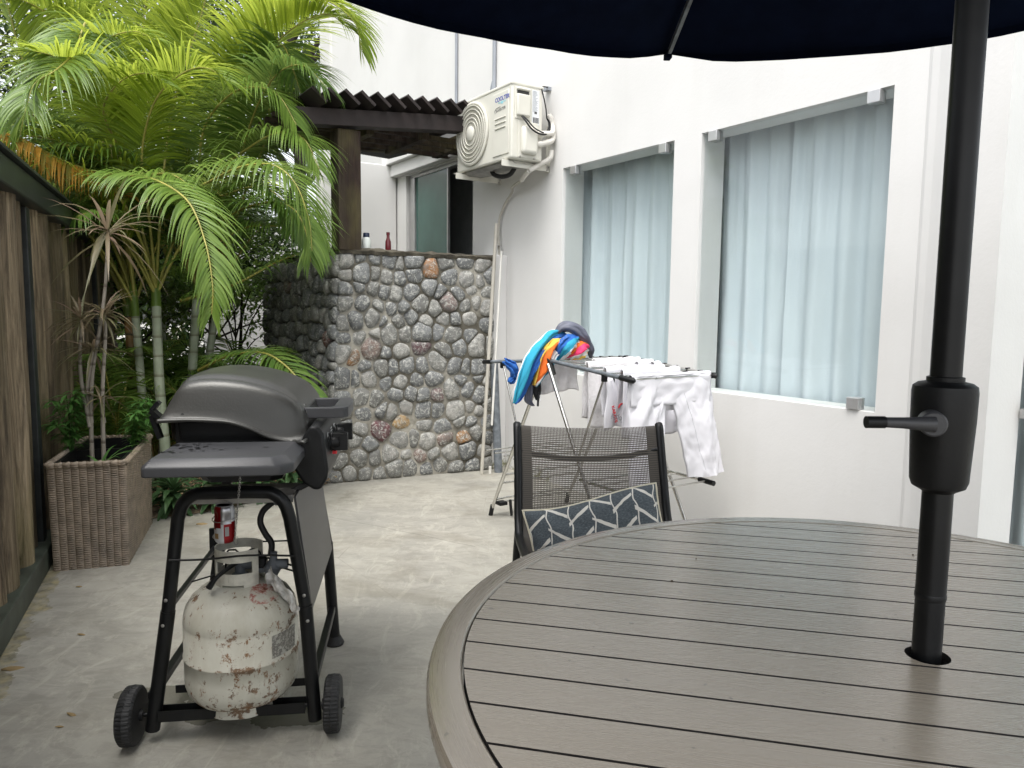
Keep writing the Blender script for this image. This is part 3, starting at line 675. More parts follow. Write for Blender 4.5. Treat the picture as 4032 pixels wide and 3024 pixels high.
# near side face x = -AW/2
X = -AW/2
b = MB(); b.box((X-.003, .155, .335), (.008, .115, .19)); b.build('terminal_plate', M['ac'], ac, bevel=.005, bseg=2)
b = MB(); b.box((X-.014, .158, .322), (.022, .098, .13)); b.box((X-.014, .158, .418), (.02, .098, .018)); b.build('terminal_cover', M['ac'], ac, bevel=.010, bseg=3, smooth=40)
b = MB(); b.box((X-.009, .158, .397), (.004, .085, .022)); b.build('cover_slot', M['acdark'], ac)
b = MB(); b.box((X-.020, .115, .115), (.05, .115, .17)); b.build('valve_cover', M['ac'], ac, bevel=.022, bseg=4, smooth=40)
b = MB(); b.box((X-.0035, .115, .12), (.006, .15, .22)); b.build('valve_plate', M['ac'], ac, bevel=.006, bseg=2)
b = MB(); b.box((X-.0015, .058, .352), (.003, .052, .155)); b.box((X-.0018, .058, .247), (.003, .055, .055)); b.build('label', M['paper'], ac)
b = MB(); rr = random.Random(3)
for i in range(22):
    wdt = rr.uniform(.02, .044); b.box((X-.0034, .080-wdt/2, .422-.0058*i), (.0006, wdt, .0018))
b.build('label_print', M['conduit'], ac)
b = MB(); b.box((X-.0036, .058, .293), (.0006, .02, .014)); yy = .078
while yy > .036: 
    ww = rr.choice((.0008, .0014, .002)); b.box((X-.0038, yy, .247), (.0006, ww, .034)); yy -= ww+rr.choice((.0008, .0014))
b.build('barcode', M['greyprint'], ac)
b = MB()
for y_, z_ in ((.175, .012), (.066, .012)): b.lathe([(.007, 0), (.007, .006), (.003, .007)], (X-.004, y_, z_), 12, (-1, 0, 0))
b.build('screw', M['steel'], ac)
b = MB(); b.tube([(X-.02, .172, .255), (X-.05, .165, .22), (X-.065, .13, .175), (X-.06, .07, .155), (X-.04, .0, .165), (X-.01, -.045, .20), (X-.0, -.055, .245), (X-.0, -.035, .27)], .0055, 8, smooth=6)
b.tube([(X-.026, .166, .255), (X-.056, .155, .225), (X-.071, .12, .185), (X-.066, .065, .168), (X-.026, .0, .178), (X-.012, -.035, .21), (X-.0, -.045, .25), (X-.0, -.03, .275)], .0045, 8, smooth=6)
b.tube([(X-.0, -.03, .275), (X-.004, -.02, .33), (X-.004, .0, .40), (X+.0, .012, .45), (X+.02, -.02, .470), (X+.055, -.075, .482)], .004, 8, smooth=6); b.build('cable', M['blackp'], ac, smooth=60)
b = MB(); b.tube([(X-.02, .06, .165), (X-.03, .0, .17), (X-.02, -.06, .185), (X-.0, -.075, .24), (X+.0, -.06, .29)], .017, 12, smooth=6)
b.tube([(X-.01, .05, .10), (X-.025, -.01, .115), (X-.01, -.07, .15), (X+.01, -.08, .24), (X+.01, -.05, .30)], .019, 12, smooth=6)
b.tube([(X+.06, .06, -.05), (X+.03, -.02, -.0), (X+.0, -.06, .03), (X+.0, -.07, .08)], .016, 12, smooth=6)
b.tube([(X+.20, .02, -.085), (X+.13, .045, -.07), (X+.06, .06, -.05)], .016, 12, smooth=4); b.build('insulated_pipe', M['foil'], ac, smooth=60)
b = MB(); b.box((X+.075, -.082, .478), (.05, .035, .022)); b.build('cable_outlet', M['conduit'], ac)
b = MB(); b.tube([(.06, .13, .0), (.04, .12, -.035), (-.02, .10, -.055), (-.09, .08, -.05), (-.12, .06, -.01)], .015, 12, smooth=5); b.build('drain_elbow', M['rubber'], ac, smooth=60)
for sx in (X+.055, -X-.05):
    br = emp('wall_bracket', parent=ac)
    b = MB(); b.box((sx, .085, -.022), (.004, .37, .038)); b.box((sx+.016, .085, -.004), (.034, .37, .004)); b.build('arm', M['ac'], br)
    b = MB(); b.box((sx, -.085, .10), (.004, .03, .29)); b.box((sx+.016, -.0985, .10), (.034, .003, .29)); b.build('upright', M['ac'], br)
    b = MB(); b.bar((sx+.003, -.08, .22), (sx+.003, .10, -.01), .004, .022, (1, 0, 0)); b.build('brace', M['ac'], br)
    b = MB()
    for q in ((-.088, -.015), (-.075, -.035)): b.lathe([(.006, 0), (.005, .004), (.001, .005)], (sx-.002, q[0], q[1]), 10, (-1, 0, 0))
    b.build('bolt', M['steel'], br)
b = MB(); rr = random.Random(5)
b.grid(lambda u, v: (-.3+.6*u, .02+.2*v, -.004-.010*abs(noise.noise(Vector((u*14, v*9, 3))))-.01*(abs(v-.5) < .3)), 40, 14); b.build('base_pan', M['steel'], ac, smooth=60)
hz = [(-.04, .12, 1.995), (.10, .10, 1.97), (.20, .04, 1.95), (.33, .022, 1.87), (.385, .03, 1.74), (.36, .035, 1.5), (.33, .03, 1.13), (.42, .035, .86), (.40, .04, .6)]
b = MB(); b.tube([(x, y, z) for x, y, z in hz], .009, 10, smooth=8); one('drain_hose', 'thin beige drain hose drooping from the air conditioner down the white wall', 'hose', b, M['pvc'], W(4.14, 0, 0), smooth=60)
ct = MB()
for zc in (1.60, .885):
    ct.lathe([(.022, -.002), (.022, .002), (.020, .002), (.020, -.002)], (0, 0, zc), 16)
one('cable_tie', 'white plastic ties holding the pipes together in the wall corner', 'cable tie', ct, M['pvcw'], W(4.49, .055, 0))

# ------------------------------------------------------------------ fence
FB = Vector((-1.652, 2.285, 0)); FD = Vector((-.394, .919, 0)); FTH = math.atan2(FD.y, FD.x)
fe = emp('fence', 'tall fence of weathered brown logs in a black steel frame on the left', 'fence', FB, FTH)
# local x along the fence, y = left/outside is +y
def ztop(x): return 1.688-.004*x
posts = [-1.45, 1.03, 3.35]
b = MB(); b.bar((-3.2, .035, .05), (4.6, .035, .05), .07, .10); b.build('bottom_rail', M['frail'], fe, bevel=.006)
b = MB(); b.bar((-3.2, .075, ztop(-3.2)-.055), (4.6, .075, ztop(4.6)-.055), .16, .11); b.build('top_rail', M['fsteel'], fe, bevel=.008)
b = MB(); b.bar((-3.2, .07, ztop(-3.2)+.008), (4.6, .07, ztop(4.6)+.008), .19, .012); b.build('capping', M['fsteel'], fe)
for x in posts: MB().box((x, .06, ztop(x)/2-.06), (.075, .055, ztop(x)-.12)).build('post', M['fsteel'], fe, bevel=.004)
rl = random.Random(11)
spans = [(-3.1, -1.49), (-1.41, .99), (1.07, 3.31), (3.39, 4.55)]
for (a, bq) in spans:
    lg = MB(); x = a
    while x < bq-.03:
        wd = min(rl.uniform(.10, .17), bq-x); cxl = x+wd/2; sd_ = rl.random()*50; zt = ztop(cxl)-.10; lean = rl.uniform(-.02, .02)
        yo = rl.uniform(.06, .085)
        def fn(u, v, cxl=cxl, wd=wd, sd_=sd_, zt=zt, lean=lean, yo=yo):
            ang = math.pi*u; z = .03+(zt-.03)*v
            k = 1+.10*noise.noise(Vector((math.cos(ang)*1.2+sd_, z*1.3, sd_)))+.05*noise.noise(Vector((math.cos(ang)*7+sd_, z*.9, sd_)))
            wob = .012*noise.noise(Vector((z*1.1, sd_, 3)))
            return (cxl+wob+lean*(v-.5)-math.cos(ang)*wd*.53*k, yo+.035-math.sin(ang)*wd*.50*k, z)
        lg.grid(fn, 12, 26); x += wd*.97
    lg.build('log_panel', M['log'], fe, smooth=70)

# ------------------------------------------------------------------ planter
PC = Vector((-1.955, 3.47, 0)); PTH = math.atan2(.071, .286)
PU = Vector((math.cos(PTH), math.sin(PTH), 0)); 
pl = emp('planter', 'tall rectangular grey brown wicker planter beside the fence', 'planter', (-1.938, 3.45, 0), R(18))
PX, PY, PH = .152, .345, .468
def weave(mb, origin, ux, nrm, Wd, Hh, ncol, nrow, skew=0.):
    def fn(u, v):
        cu = u*ncol; k = int(min(cu, ncol-1e-6)); fu = cu-k; rv = v*nrow+(.5 if k % 2 else 0.)
        d = .0065*abs(math.sin(math.pi*fu))**.6*(.25+.75*abs(math.sin(math.pi*rv)))
        top = max(0, (v-.965)/.035); d += .008*top*(1-top)*4
        t_ = 1-.03*(1-v)   # slight taper to the foot
        return origin+ux*(Wd*(u-.5)*t_)+nrm*(d-.010*(1-v))+Vector((0, 0, Hh*v))
    mb.grid(fn, ncol*8, nrow*6)
wv = MB()
weave(wv, Vector((0, -PY, 0)), Vector((1, 0, 0)), Vector((0, -1, 0)), 2*PX, PH, 10, 46)
weave(wv, Vector((PX, 0, 0)), Vector((0, 1, 0)), Vector((1, 0, 0)), 2*PY, PH, 24, 46)
weave(wv, Vector((-PX, 0, 0)), Vector((0, -1, 0)), Vector((-1, 0, 0)), 2*PY, PH, 12, 30)
weave(wv, Vector((0, PY, 0)), Vector((-1, 0, 0)), Vector((0, 1, 0)), 2*PX, PH, 8, 30)
wv.build('wicker_shell', M['wicker'], pl, smooth=60)
rim = MB()
cc = [(-PX, -PY), (PX, -PY), (PX, PY), (-PX, PY), (-PX, -PY)]
for a, c_ in zip(cc[:-1], cc[1:]):
    L = math.hypot(c_[0]-a[0], c_[1]-a[1]); n_ = int(L/.028)
    for i in range(n_):
        t0 = (i+.5)/n_; d = Vector((c_[0]-a[0], c_[1]-a[1], 0)).normalized(); p_ = Vector((a[0]+(c_[0]-a[0])*t0, a[1]+(c_[1]-a[1])*t0, PH-.002)); nn_ = Vector((d.y, -d.x, 0))
        rim.tube([p_-d*.012-nn_*.004, p_+nn_*.005-Vector((0, 0, .0)), p_+d*.012-nn_*.004+Vector((0, 0, .004))], .011, 7, smooth=2)
rim.build('woven_rim', M['wicker'], pl, smooth=60)
li = MB()
for (c_, d_) in (((0, -PY+.03, PH-.03), (2*PX-.03, .012, .06)), ((0, PY-.03, PH-.03), (2*PX-.03, .012, .06)), ((-PX+.025, 0, PH-.03), (.012, 2*PY-.07, .06)), ((PX-.025, 0, PH-.03), (.012, 2*PY-.07, .06)), ((0, .03, PH-.03), (2*PX-.05, .014, .05))): li.box(c_, d_)
li.build('liner', M['blackp'], pl); MB().grid(lambda u, v: (-PX+.03+(2*PX-.06)*u, -PY+.035+(2*PY-.07)*v, PH-.07+.02*noise.noise(Vector((u*6, v*12, 0)))), 10, 20).build('soil', M['soil'], pl, smooth=60)

# leaves helper
def blade(mb, p, d, L, wd, droop=.3, seg=5, fold=.25, side=None, taper=.35):
    d = Vector(d).normalized(); s_ = Vector(side) if side is not None else d.cross(Vector((0, 0, 1)))
    if s_.length < 1e-3: s_ = Vector((1, 0, 0))
    s_.normalize(); P = Vector(p); vs = []; st = L/seg; dd = d.copy()
    for i in range(seg+1):
        t = i/seg; k = (min(1, t/taper)**.7)*(1-max(0, (t-taper)/(1-taper))**1.6) if taper > 0 else (1-t)
        k = max(k, .22 if i == 0 else .02); nrm = s_.cross(dd).normalized()
        vs += [P-s_*wd*k*.5+nrm*fold*wd*k*.5, P.copy(), P+s_*wd*k*.5+nrm*fold*wd*k*.5]
        dd = (dd+Vector((0, 0, -1))*droop*st/L*(1+t)).normalized(); s_ = (s_-dd*s_.dot(dd)).normalized(); P = P+dd*st
    fs = []
    for i in range(seg): fs += [(3*i, 3*i+1, 3*i+4, 3*i+3), (3*i+1, 3*i+2, 3*i+5, 3*i+4)]
    mb.add(vs, fs)

# dracaena in planter
dr_ = emp('dracaena', 'spindly dracaena with purple spiky rosettes growing in the wicker planter', 'plant', (-1.96, 3.41, .40))
O_ = Vector((-1.96, 3.41, .40))
stems = [[(-1.964, 3.397, .40), (-1.97, 3.412, .598), (-1.966, 3.435, .83), (-1.931, 3.459, 1.062), (-1.91, 3.478, 1.248), (-1.885, 3.47, 1.48)],
         [(-1.972, 3.405, .58), (-2.022, 3.435, .829), (-2.005, 3.43, 1.075)], [(-1.911, 3.397, .40), (-1.918, 3.426, .738), (-1.907, 3.454, 1.016), (-1.896, 3.43, 1.11)], [(-1.968, 3.412, .598), (-1.989, 3.428, .755), (-1.95, 3.42, .95)], [(-1.915, 3.42, .60), (-1.909, 3.39, .72)]]
for s_ in stems: MB().tube([Vector(p)-O_ for p in s_], lambda t: .0105-.004*t, 8, smooth=5).build('stem', M['bark'], dr_, smooth=60)
rd = random.Random(21)
for (tp, n_, L, up_) in ((stems[0][-1], 28, .36, .1), (stems[1][-1], 34, .22, .25), (stems[2][-1], 30, .20, .2), (stems[3][-1], 26, .2, .2), (stems[4][-1], 16, .16, .3)):
    q = MB()
    for i in range(n_):
        a = rd.uniform(0, 6.283); e = rd.uniform(-.7, 1.1); d = Vector((math.cos(a)*math.cos(e), math.sin(a)*math.cos(e), math.sin(e)))
        blade(q, Vector(tp)-O_+Vector((0, 0, rd.uniform(-.02, .02))), d, L*rd.uniform(.6, 1.15), .019 if L > .3 else .013, rd.uniform(.3, 1.0), 5, .4, taper=.3)
    q.build('leaf_rosette', M['drac'], dr_, smooth=60)

def weedplant(lab, base, n_, Hh, sp_, seed, group='weeds sprouting in the wicker planter'):
    r = random.Random(seed); e = emp('weed', lab, 'plant', base, group=group)
    stm = MB(); lf = MB()
    for i in range(n_):
        a = r.uniform(0, 6.28); top = Vector((math.cos(a)*sp_*r.uniform(.3, 1), math.sin(a)*sp_*r.uniform(.3, 1), Hh*r.uniform(.6, 1.1)))
        mid = Vector((top.x*.4, top.y*.4, top.z*.6)); pts = catmull([(0, 0, 0), mid, top], 5); stm.tube(pts, .0022, 5)
        for k, p in enumerate(pts[3:]):
            for q in range(4 if k < len(pts)-5 else 7):
                aa = r.uniform(0, 6.28); blade(lf, p, (math.cos(aa), math.sin(aa), r.uniform(-.1, .5)), r.uniform(.05, .085), .016, .5, 4, .2, taper=.4)
    stm.build('stalk', M['weed'], e); lf.build('foliage', M['weed'], e, smooth=60)
weedplant('bushy green weed at the fence side of the wicker planter', (-2.07, 3.42, .42), 9, .30, .13, 31)
weedplant('leafy green weed leaning over the patio side of the wicker planter', (-1.86, 3.55, .42), 8, .24, .14, 32)
fe2 = emp('bulb_plant', 'strappy pale green leaves rising from the front of the wicker planter', 'plant', (-1.86, 3.28, .41)); q = MB()
for (a, L) in ((.2, .2), (.7, .22), (1.5, .16), (-.5, .15), (2.6, .12), (.45, .17)): blade(q, (0, 0, 0), (math.cos(a)*.7, math.sin(a)*.5, 1.), L, .017, .9, 6, .3, taper=.2)
q.build('leaves', M['weed'], fe2, smooth=60)

# ------------------------------------------------------------------ palms
def frond(mb, pts, L, kind, seed, start=.12, n=46, lift=.35, droop=1.0):
    """mb material slots: 0 leaf, 1 stalk"""
    r = random.Random(seed); P = catmull(pts, 8); cum = [0]
    for a, b_ in zip(P[:-1], P[1:]): cum.append(cum[-1]+(b_-a).length)
    T = cum[-1]; n = max(16, int(n*T/1.1*1.0))
    mb.cm = 1; mb.tube(P, lambda t: .0085*(1-t)+.0018, 6, cap=False); mb.cm = 0
    def at(d):
        for i in range(len(cum)-1):
            if cum[i+1] >= d: k = (d-cum[i])/max(1e-6, cum[i+1]-cum[i]); return P[i].lerp(P[i+1], k), (P[i+1]-P[i]).normalized()
        return P[-1], (P[-1]-P[-2]).normalized()
    for sgn in (-1, 1):
        for i in range(n):
            t = start+(1-start)*(i+r.uniform(-.2, .2)+.5)/n; p, d = at(min(max(t, 0), 1)*T)
            sdv = d.cross(Vector((0, 0, 1)))
            if sdv.length < .15: sdv = d.cross(Vector((0, -1, 0)))
            sdv.normalize(); nrm = sdv.cross(d).normalized(); tt = (t-start)/(1-start)
            fw = (.85 if kind == 'y' else .45)+.9*tt*tt; dirn = (sdv*sgn+d*fw+nrm*(lift+r.uniform(-.12, .12)+(.25 if kind == 'y' else 0))).normalized()
            LL = L*(.55+.45*math.sin(math.pi*min(1, tt*.85+.12)))*(1-.35*max(0, tt-.75)/.25)*r.uniform(.88, 1.08)
            sidev = (d*.9+nrm*.25*sgn*0); blade(mb, p, dirn, LL, (.0150 if kind == 'b' else .0165) if kind != 'o' else .015, droop*(.9+.9*r.random())*(1.25 if kind == 'o' else 1), 6, .35, side=d, taper=.22)
HERO = [
('A',[(-2.34,4.39,1.86),(-2.0,4.09,1.84),(-1.67,3.82,1.69),(-1.53,3.7,1.47),(-1.47,3.63,1.25),(-1.47,3.61,1.11)],0.36,'b'),
('C',[(-1.96,4.49,1.79),(-1.75,4.4,1.89),(-1.51,4.25,1.94),(-1.3,4.1,1.91),(-1.17,4.04,1.8),(-1.1,4.02,1.61),(-1.08,4.0,1.45)],0.42,'b'),
('A',[(-2.5,4.81,1.99),(-2.55,4.73,2.23),(-2.59,4.65,2.42),(-2.6,4.51,2.5),(-2.62,4.36,2.55),(-2.68,4.26,2.55)],0.52,'y'),
('B',[(-2.66,4.8,2.88),(-2.57,4.47,2.62),(-2.55,4.25,2.45),(-2.61,4.14,2.34),(-2.59,4.03,2.19),(-2.62,4.01,2.04)],0.42,'b'),
('D',[(-1.99,5.14,2.29),(-1.82,5.07,2.54),(-1.7,4.98,2.69),(-1.53,4.9,2.83),(-1.33,4.8,2.92),(-1.15,4.7,2.93),(-1.03,4.64,2.84)],0.62,'y'),
('D',[(-1.69,5.14,2.29),(-1.59,4.98,2.69),(-1.49,4.89,2.81),(-1.38,4.77,2.6),(-1.32,4.75,2.4)],0.34,'d'),
('A',[(-2.3,5.04,2.31),(-2.19,5.03,2.68),(-2.03,5.03,3.13),(-1.99,5.06,3.47)],0.50,'y'),
('C',[(-2.54,5.33,2.21),(-2.55,5.28,2.66),(-2.53,5.21,2.98),(-2.45,5.14,3.23),(-2.3,5.05,3.41)],0.58,'y'),
('B',[(-2.42,4.6,1.92),(-2.48,4.39,1.93),(-2.57,4.25,1.97),(-2.64,4.1,2.03),(-2.69,4.0,2.05)],0.22,'o'),
('C',[(-1.97,4.65,1.45),(-1.7,4.67,1.63),(-1.46,4.57,1.64),(-1.3,4.57,1.62),(-1.16,4.46,1.51)],0.36,'d'),
('C',[(-2.12,4.73,1.18),(-1.71,4.54,1.28),(-1.45,4.55,1.42),(-1.23,4.51,1.49)],0.30,'d'),
('D',[(-2.0,4.68,0.74),(-1.73,4.49,0.85),(-1.46,4.29,0.88),(-1.3,4.19,0.82),(-1.18,4.13,0.71),(-1.09,4.07,0.61),(-1.04,4.05,0.42)],0.28,'d'),
('B',[(-3.27,5.36,2.44),(-3.39,5.29,2.77),(-3.43,5.22,3.09),(-3.44,5.15,3.33)],0.60,'y'),
('E',[(-2.89,5.58,2.62),(-3.09,5.41,2.99),(-3.21,5.23,3.13),(-3.31,5.03,3.14),(-3.39,4.81,3.0)],0.55,'y'),
('E',[(-2.73,5.01,2.03),(-2.82,4.83,2.21),(-2.88,4.64,2.27),(-2.91,4.43,2.2),(-2.94,4.32,2.09)],0.36,'d'),
('D',[(-2.23,5.32,2.09),(-2.13,5.26,2.43),(-2.0,5.18,2.66),(-1.83,5.09,2.8),(-1.61,4.99,2.8)],0.50,'d'),
('D',[(-2.21,5.41,1.98),(-1.87,5.35,2.33),(-1.6,5.26,2.5),(-1.33,5.16,2.5),(-1.18,5.15,2.39)],0.42,'d'),
('E',[(-2.3,5.33,2.21),(-2.33,5.18,2.63),(-2.22,5.11,2.95),(-2.02,5.03,3.2)],0.50,'y'),
('E',[(-3.01,5.47,2.59),(-3.03,5.41,2.93),(-3.03,5.33,3.13),(-2.99,5.25,3.32)],0.50,'y'),
('C',[(-2.23,4.88,1.74),(-1.81,4.69,1.84),(-1.56,4.6,1.88),(-1.37,4.49,1.77),(-1.29,4.37,1.6)],0.36,'d'),
('A',[(-2.55,4.58,1.69),(-2.24,4.39,1.86),(-1.97,4.25,1.89),(-1.79,4.14,1.81),(-1.68,4.08,1.7)],0.30,'b'),
('B',[(-2.71,5.02,2.08),(-2.67,4.87,2.54),(-2.5,4.68,2.74),(-2.27,4.54,2.76),(-2.11,4.48,2.7)],0.40,'y'),
('D',[(-1.82,5.03,2.15),(-1.64,4.86,2.44),(-1.46,4.72,2.59),(-1.28,4.62,2.6),(-1.13,4.56,2.46)],0.45,'d'),
('D',[(-1.89,4.91,2.02),(-1.65,4.72,2.14),(-1.44,4.63,2.21),(-1.26,4.52,2.15),(-1.15,4.45,1.96)],0.42,'b'),
('C',[(-1.76,4.68,1.72),(-1.48,4.49,1.77),(-1.29,4.38,1.72),(-1.2,4.32,1.58),(-1.17,4.3,1.41)],0.36,'d'),
('B',[(-2.46,4.72,2.08),(-2.46,4.54,2.3),(-2.28,4.4,2.43),(-2.08,4.3,2.45),(-1.93,4.24,2.37)],0.35,'y'),
('E',[(-2.78,4.62,2.06),(-2.76,4.43,2.2),(-2.79,4.28,2.24),(-2.8,4.12,2.18)],0.36,'b'),
('A',[(-2.3,4.47,1.63),(-2.39,4.27,1.67),(-2.45,4.12,1.6),(-2.51,4.05,1.47)],0.28,'d'),
('D',[(-1.85,5.07,2.61),(-1.66,4.95,2.9),(-1.42,4.82,3.04),(-1.18,4.71,3.02),(-0.98,4.65,2.87),(-0.93,4.63,2.69)],0.42,'y'),
('C',[(-1.99,4.84,2.26),(-1.77,4.7,2.44),(-1.57,4.61,2.47),(-1.41,4.55,2.4),(-1.29,4.48,2.22)],0.42,'b'),
('A',[(-2.28,4.62,2.06),(-2.13,4.49,2.34),(-1.93,4.41,2.48),(-1.76,4.36,2.5),(-1.61,4.3,2.4)],0.40,'y'),
]
TR = {'A': ([(-2.12, 4.47, 0), (-2.139, 4.484, .268), (-2.204, 4.576, .678), (-2.252, 4.675, 1.16)], 'trunk1', 'areca palm with a pale ringed trunk just behind the wicker planter'),
      'B': ([(-2.30, 4.60, 0), (-2.31, 4.60, .264), (-2.34, 4.62, .675), (-2.38, 4.66, 1.098)], 'trunk1', 'areca palm with a greenish trunk and yellowing lower frond near the fence'),
      'C': ([(-2.18, 4.90, 0), (-2.173, 4.977, .666), (-2.167, 5.084, 1.232)], 'trunk1', 'areca palm whose thick grey green trunk rises behind the grill lid'),
      'D': ([(-2.16, 5.15, 0), (-2.142, 5.184, .732), (-2.097, 5.221, 1.096)], 'trunk1', 'areca palm closest to the stone wall with fronds reaching the pergola'),
      'E': ([(-2.40, 4.82, 0), (-2.43, 4.839, .304), (-2.521, 4.879, .698), (-2.565, 4.919, 1.093)], 'trunk2', 'areca palm with an orange brown trunk nearest the log fence'),
      'F': ([(-3.0, 6.3, 0), (-3.0, 6.3, .8), (-2.95, 6.35, 1.5)], 'trunk1', 'areca palm farthest back behind the other palms')}
PLM = {}
for key, (pts, tm, lab) in TR.items():
    base = Vector(pts[0]); e = emp('areca_palm', lab, 'palm tree', base, group='areca palms in the corner bed'); PLM[key] = (e, base, Vector(pts[-1]))
    rk = .030 if key in 'AC' else .026
    MB().tube([Vector(p)-base for p in pts], lambda t, rk=rk: rk*(1.12-.2*t), 14, smooth=8).build('trunk', M[tm], e, smooth=60)
    tp = Vector(pts[-1])-base; td = (Vector(pts[-1])-Vector(pts[-2])).normalized()
    MB().tube([tp-td*.02, tp+td*.12, tp+td*.3], [rk, rk*.95, rk*.45], 12).build('crownshaft', M['b'], e, smooth=60)
for i, (k, pts, L, kd) in enumerate(HERO):
    e, base, tp = PLM[k]; q = MB()
    full = [Vector(p)-base for p in pts]
    st0 = tp-base+Vector((0, 0, .1)); ext = [st0] if (full[0]-st0).length > .25 and full[0].z > st0.z+.05 else []
    stf = .12
    if ext:
        Ls = (full[0]-st0).length; Lt = sum((b_-a).length for a, b_ in zip(full[:-1], full[1:])); stf = .85*Ls/(Ls+Lt)
        ext = [st0, st0.lerp(full[0], .5)+Vector((0, 0, .08))]
    frond(q, ext+full, L, kd, 100+i, start=stf, lift=.42 if kd != 'o' else -.2, droop={'b': .75, 'y': .55, 'd': .6, 'o': 1.4}[kd])
    q.build('frond', [M[kd], M['rachis']], e, smooth=75)
rf = random.Random(77)
for key, cnt, hmin in (('A', 5, 1.5), ('B', 6, 1.5), ('C', 6, 1.5), ('D', 6, 1.5), ('E', 7, 1.5), ('F', 11, 1.9)):
    e, base, tp = PLM[key]
    for i in range(cnt):
        a = rf.uniform(R(40), R(250)) if key != 'F' else rf.uniform(0, 6.28)
        LN = rf.uniform(1.2, 1.8); el = rf.uniform(60, 82); p = Vector((0, 0, 0)); pts = [p.copy()]
        for s_ in range(6):
            ee = R(el-(s_/5)**1.4*rf.uniform(55, 95)); p = p+Vector((math.cos(a)*math.cos(ee), math.sin(a)*math.cos(ee), math.sin(ee)))*LN/6; pts.append(p.copy())
        off = tp-base+Vector((0, 0, .05)); q = MB(); kd = rf.choice('yddb')
        frond(q, [off+p_ for p_ in pts], rf.uniform(.36, .5), kd, 300+i+ord(key)*10, start=.28, n=36, lift=.35, droop=.6)
        q.build('frond', [M[kd], M['rachis']], e, smooth=75)
# low suckers between trunks
for i, (x, y) in enumerate([(-2.0, 4.75), (-2.45, 4.5), (-2.55, 5.2), (-1.9, 5.2), (-2.75, 4.75), (-2.25, 5.5), (-2.6, 5.0), (-2.05, 5.35), (-2.35, 5.05)]):
    e = emp('palm_sucker', ['low palm sucker between the pale trunk and the stone wall', 'low palm sucker beside the log fence behind the planter', 'low palm sucker behind the orange trunk', 'low palm sucker against the left face of the stone wall', 'low palm sucker in the fence corner', 'low palm sucker deep behind all the palm trunks', 'low palm sucker between the orange trunk and the fence', 'low palm sucker behind the thick grey green trunk', 'low palm sucker in the middle of the trunks'][i], 'palm', (x, y, .02), group='young palm shoots among the trunks')
    for k in range(8):
        a = rf.uniform(0, 6.28); LN = rf.uniform(.6, 1.35); p = Vector((0, 0, 0)); pts = [p.copy()]
        for s_ in range(5):
            ee = R(82-(s_/4)**1.3*75); p = p+Vector((math.cos(a)*math.cos(ee)*.7, math.sin(a)*math.cos(ee)*.7, math.sin(ee)))*LN/5; pts.append(p.copy())
        q = MB(); kd_ = 'b' if k % 2 else 'd'; frond(q, pts, .24, kd_, 900+i*10+k, start=.3, n=34, droop=.7); q.build('frond', [M[kd_], M['rachis']], e, smooth=75)

# ------------------------------------------------------------------ ground cover rosettes
def rosette(seed):
    r = random.Random(seed); q = MB()
    for k in range(34):
        a = k*2.4+r.uniform(-.3, .3); e = 1.25-1.35*(1-k/34)+r.uniform(-.1, .1)
        blade(q, (0, 0, .04+.09*k/34), (math.cos(a)*math.cos(e), math.sin(a)*math.cos(e), math.sin(e)), r.uniform(.13, .19), .042, 1.1, 5, .3, taper=.4)
    return q
spots = [((-1.86, 3.98), 'rosette of dark green leaves touching the planter corner'), ((-1.68, 4.10), 'dark green rosette behind the rear left grill leg'), ((-1.50, 4.30), 'dark green rosette behind the crushed can'), ((-1.98, 4.12), 'dark green rosette behind the planter'), ((-1.80, 4.25), 'dark green rosette beneath the palm trunks'), ((-1.60, 4.42), 'dark green rosette near the stone wall foot'), ((-1.38, 4.55), 'dark green rosette at the end of the bed by the stones'), ((-2.1, 4.02), 'dark green rosette in the shade by the fence')]
for i, ((x, y), lab) in enumerate(spots):
    o = rosette(i+50).build('ground_cover_plant', M['cover'], smooth=60); o.location = (x, y, .01); o.scale = (1, 1, rf.uniform(.9, 1.25)); tag(o, lab, 'plant', 'leafy ground cover at the edge of the bed')
lt = MB(); rr = random.Random(9)
for i in range(1500):
    x = rr.uniform(-2.4, -1.15); y = rr.uniform(3.95, 5.3)
    if y < 3.95+(x+1.9)*.9: continue
    a = rr.uniform(0, 6.28); blade(lt, (x, y, .032+rr.uniform(0, .02)), (math.cos(a), math.sin(a), rr.uniform(-.1, .3)), rr.uniform(.02, .07), rr.uniform(.008, .02), .3, 2, .3, taper=.4)
tag(lt.build('leaf_litter', M['litter'], smooth=60), kind='stuff')

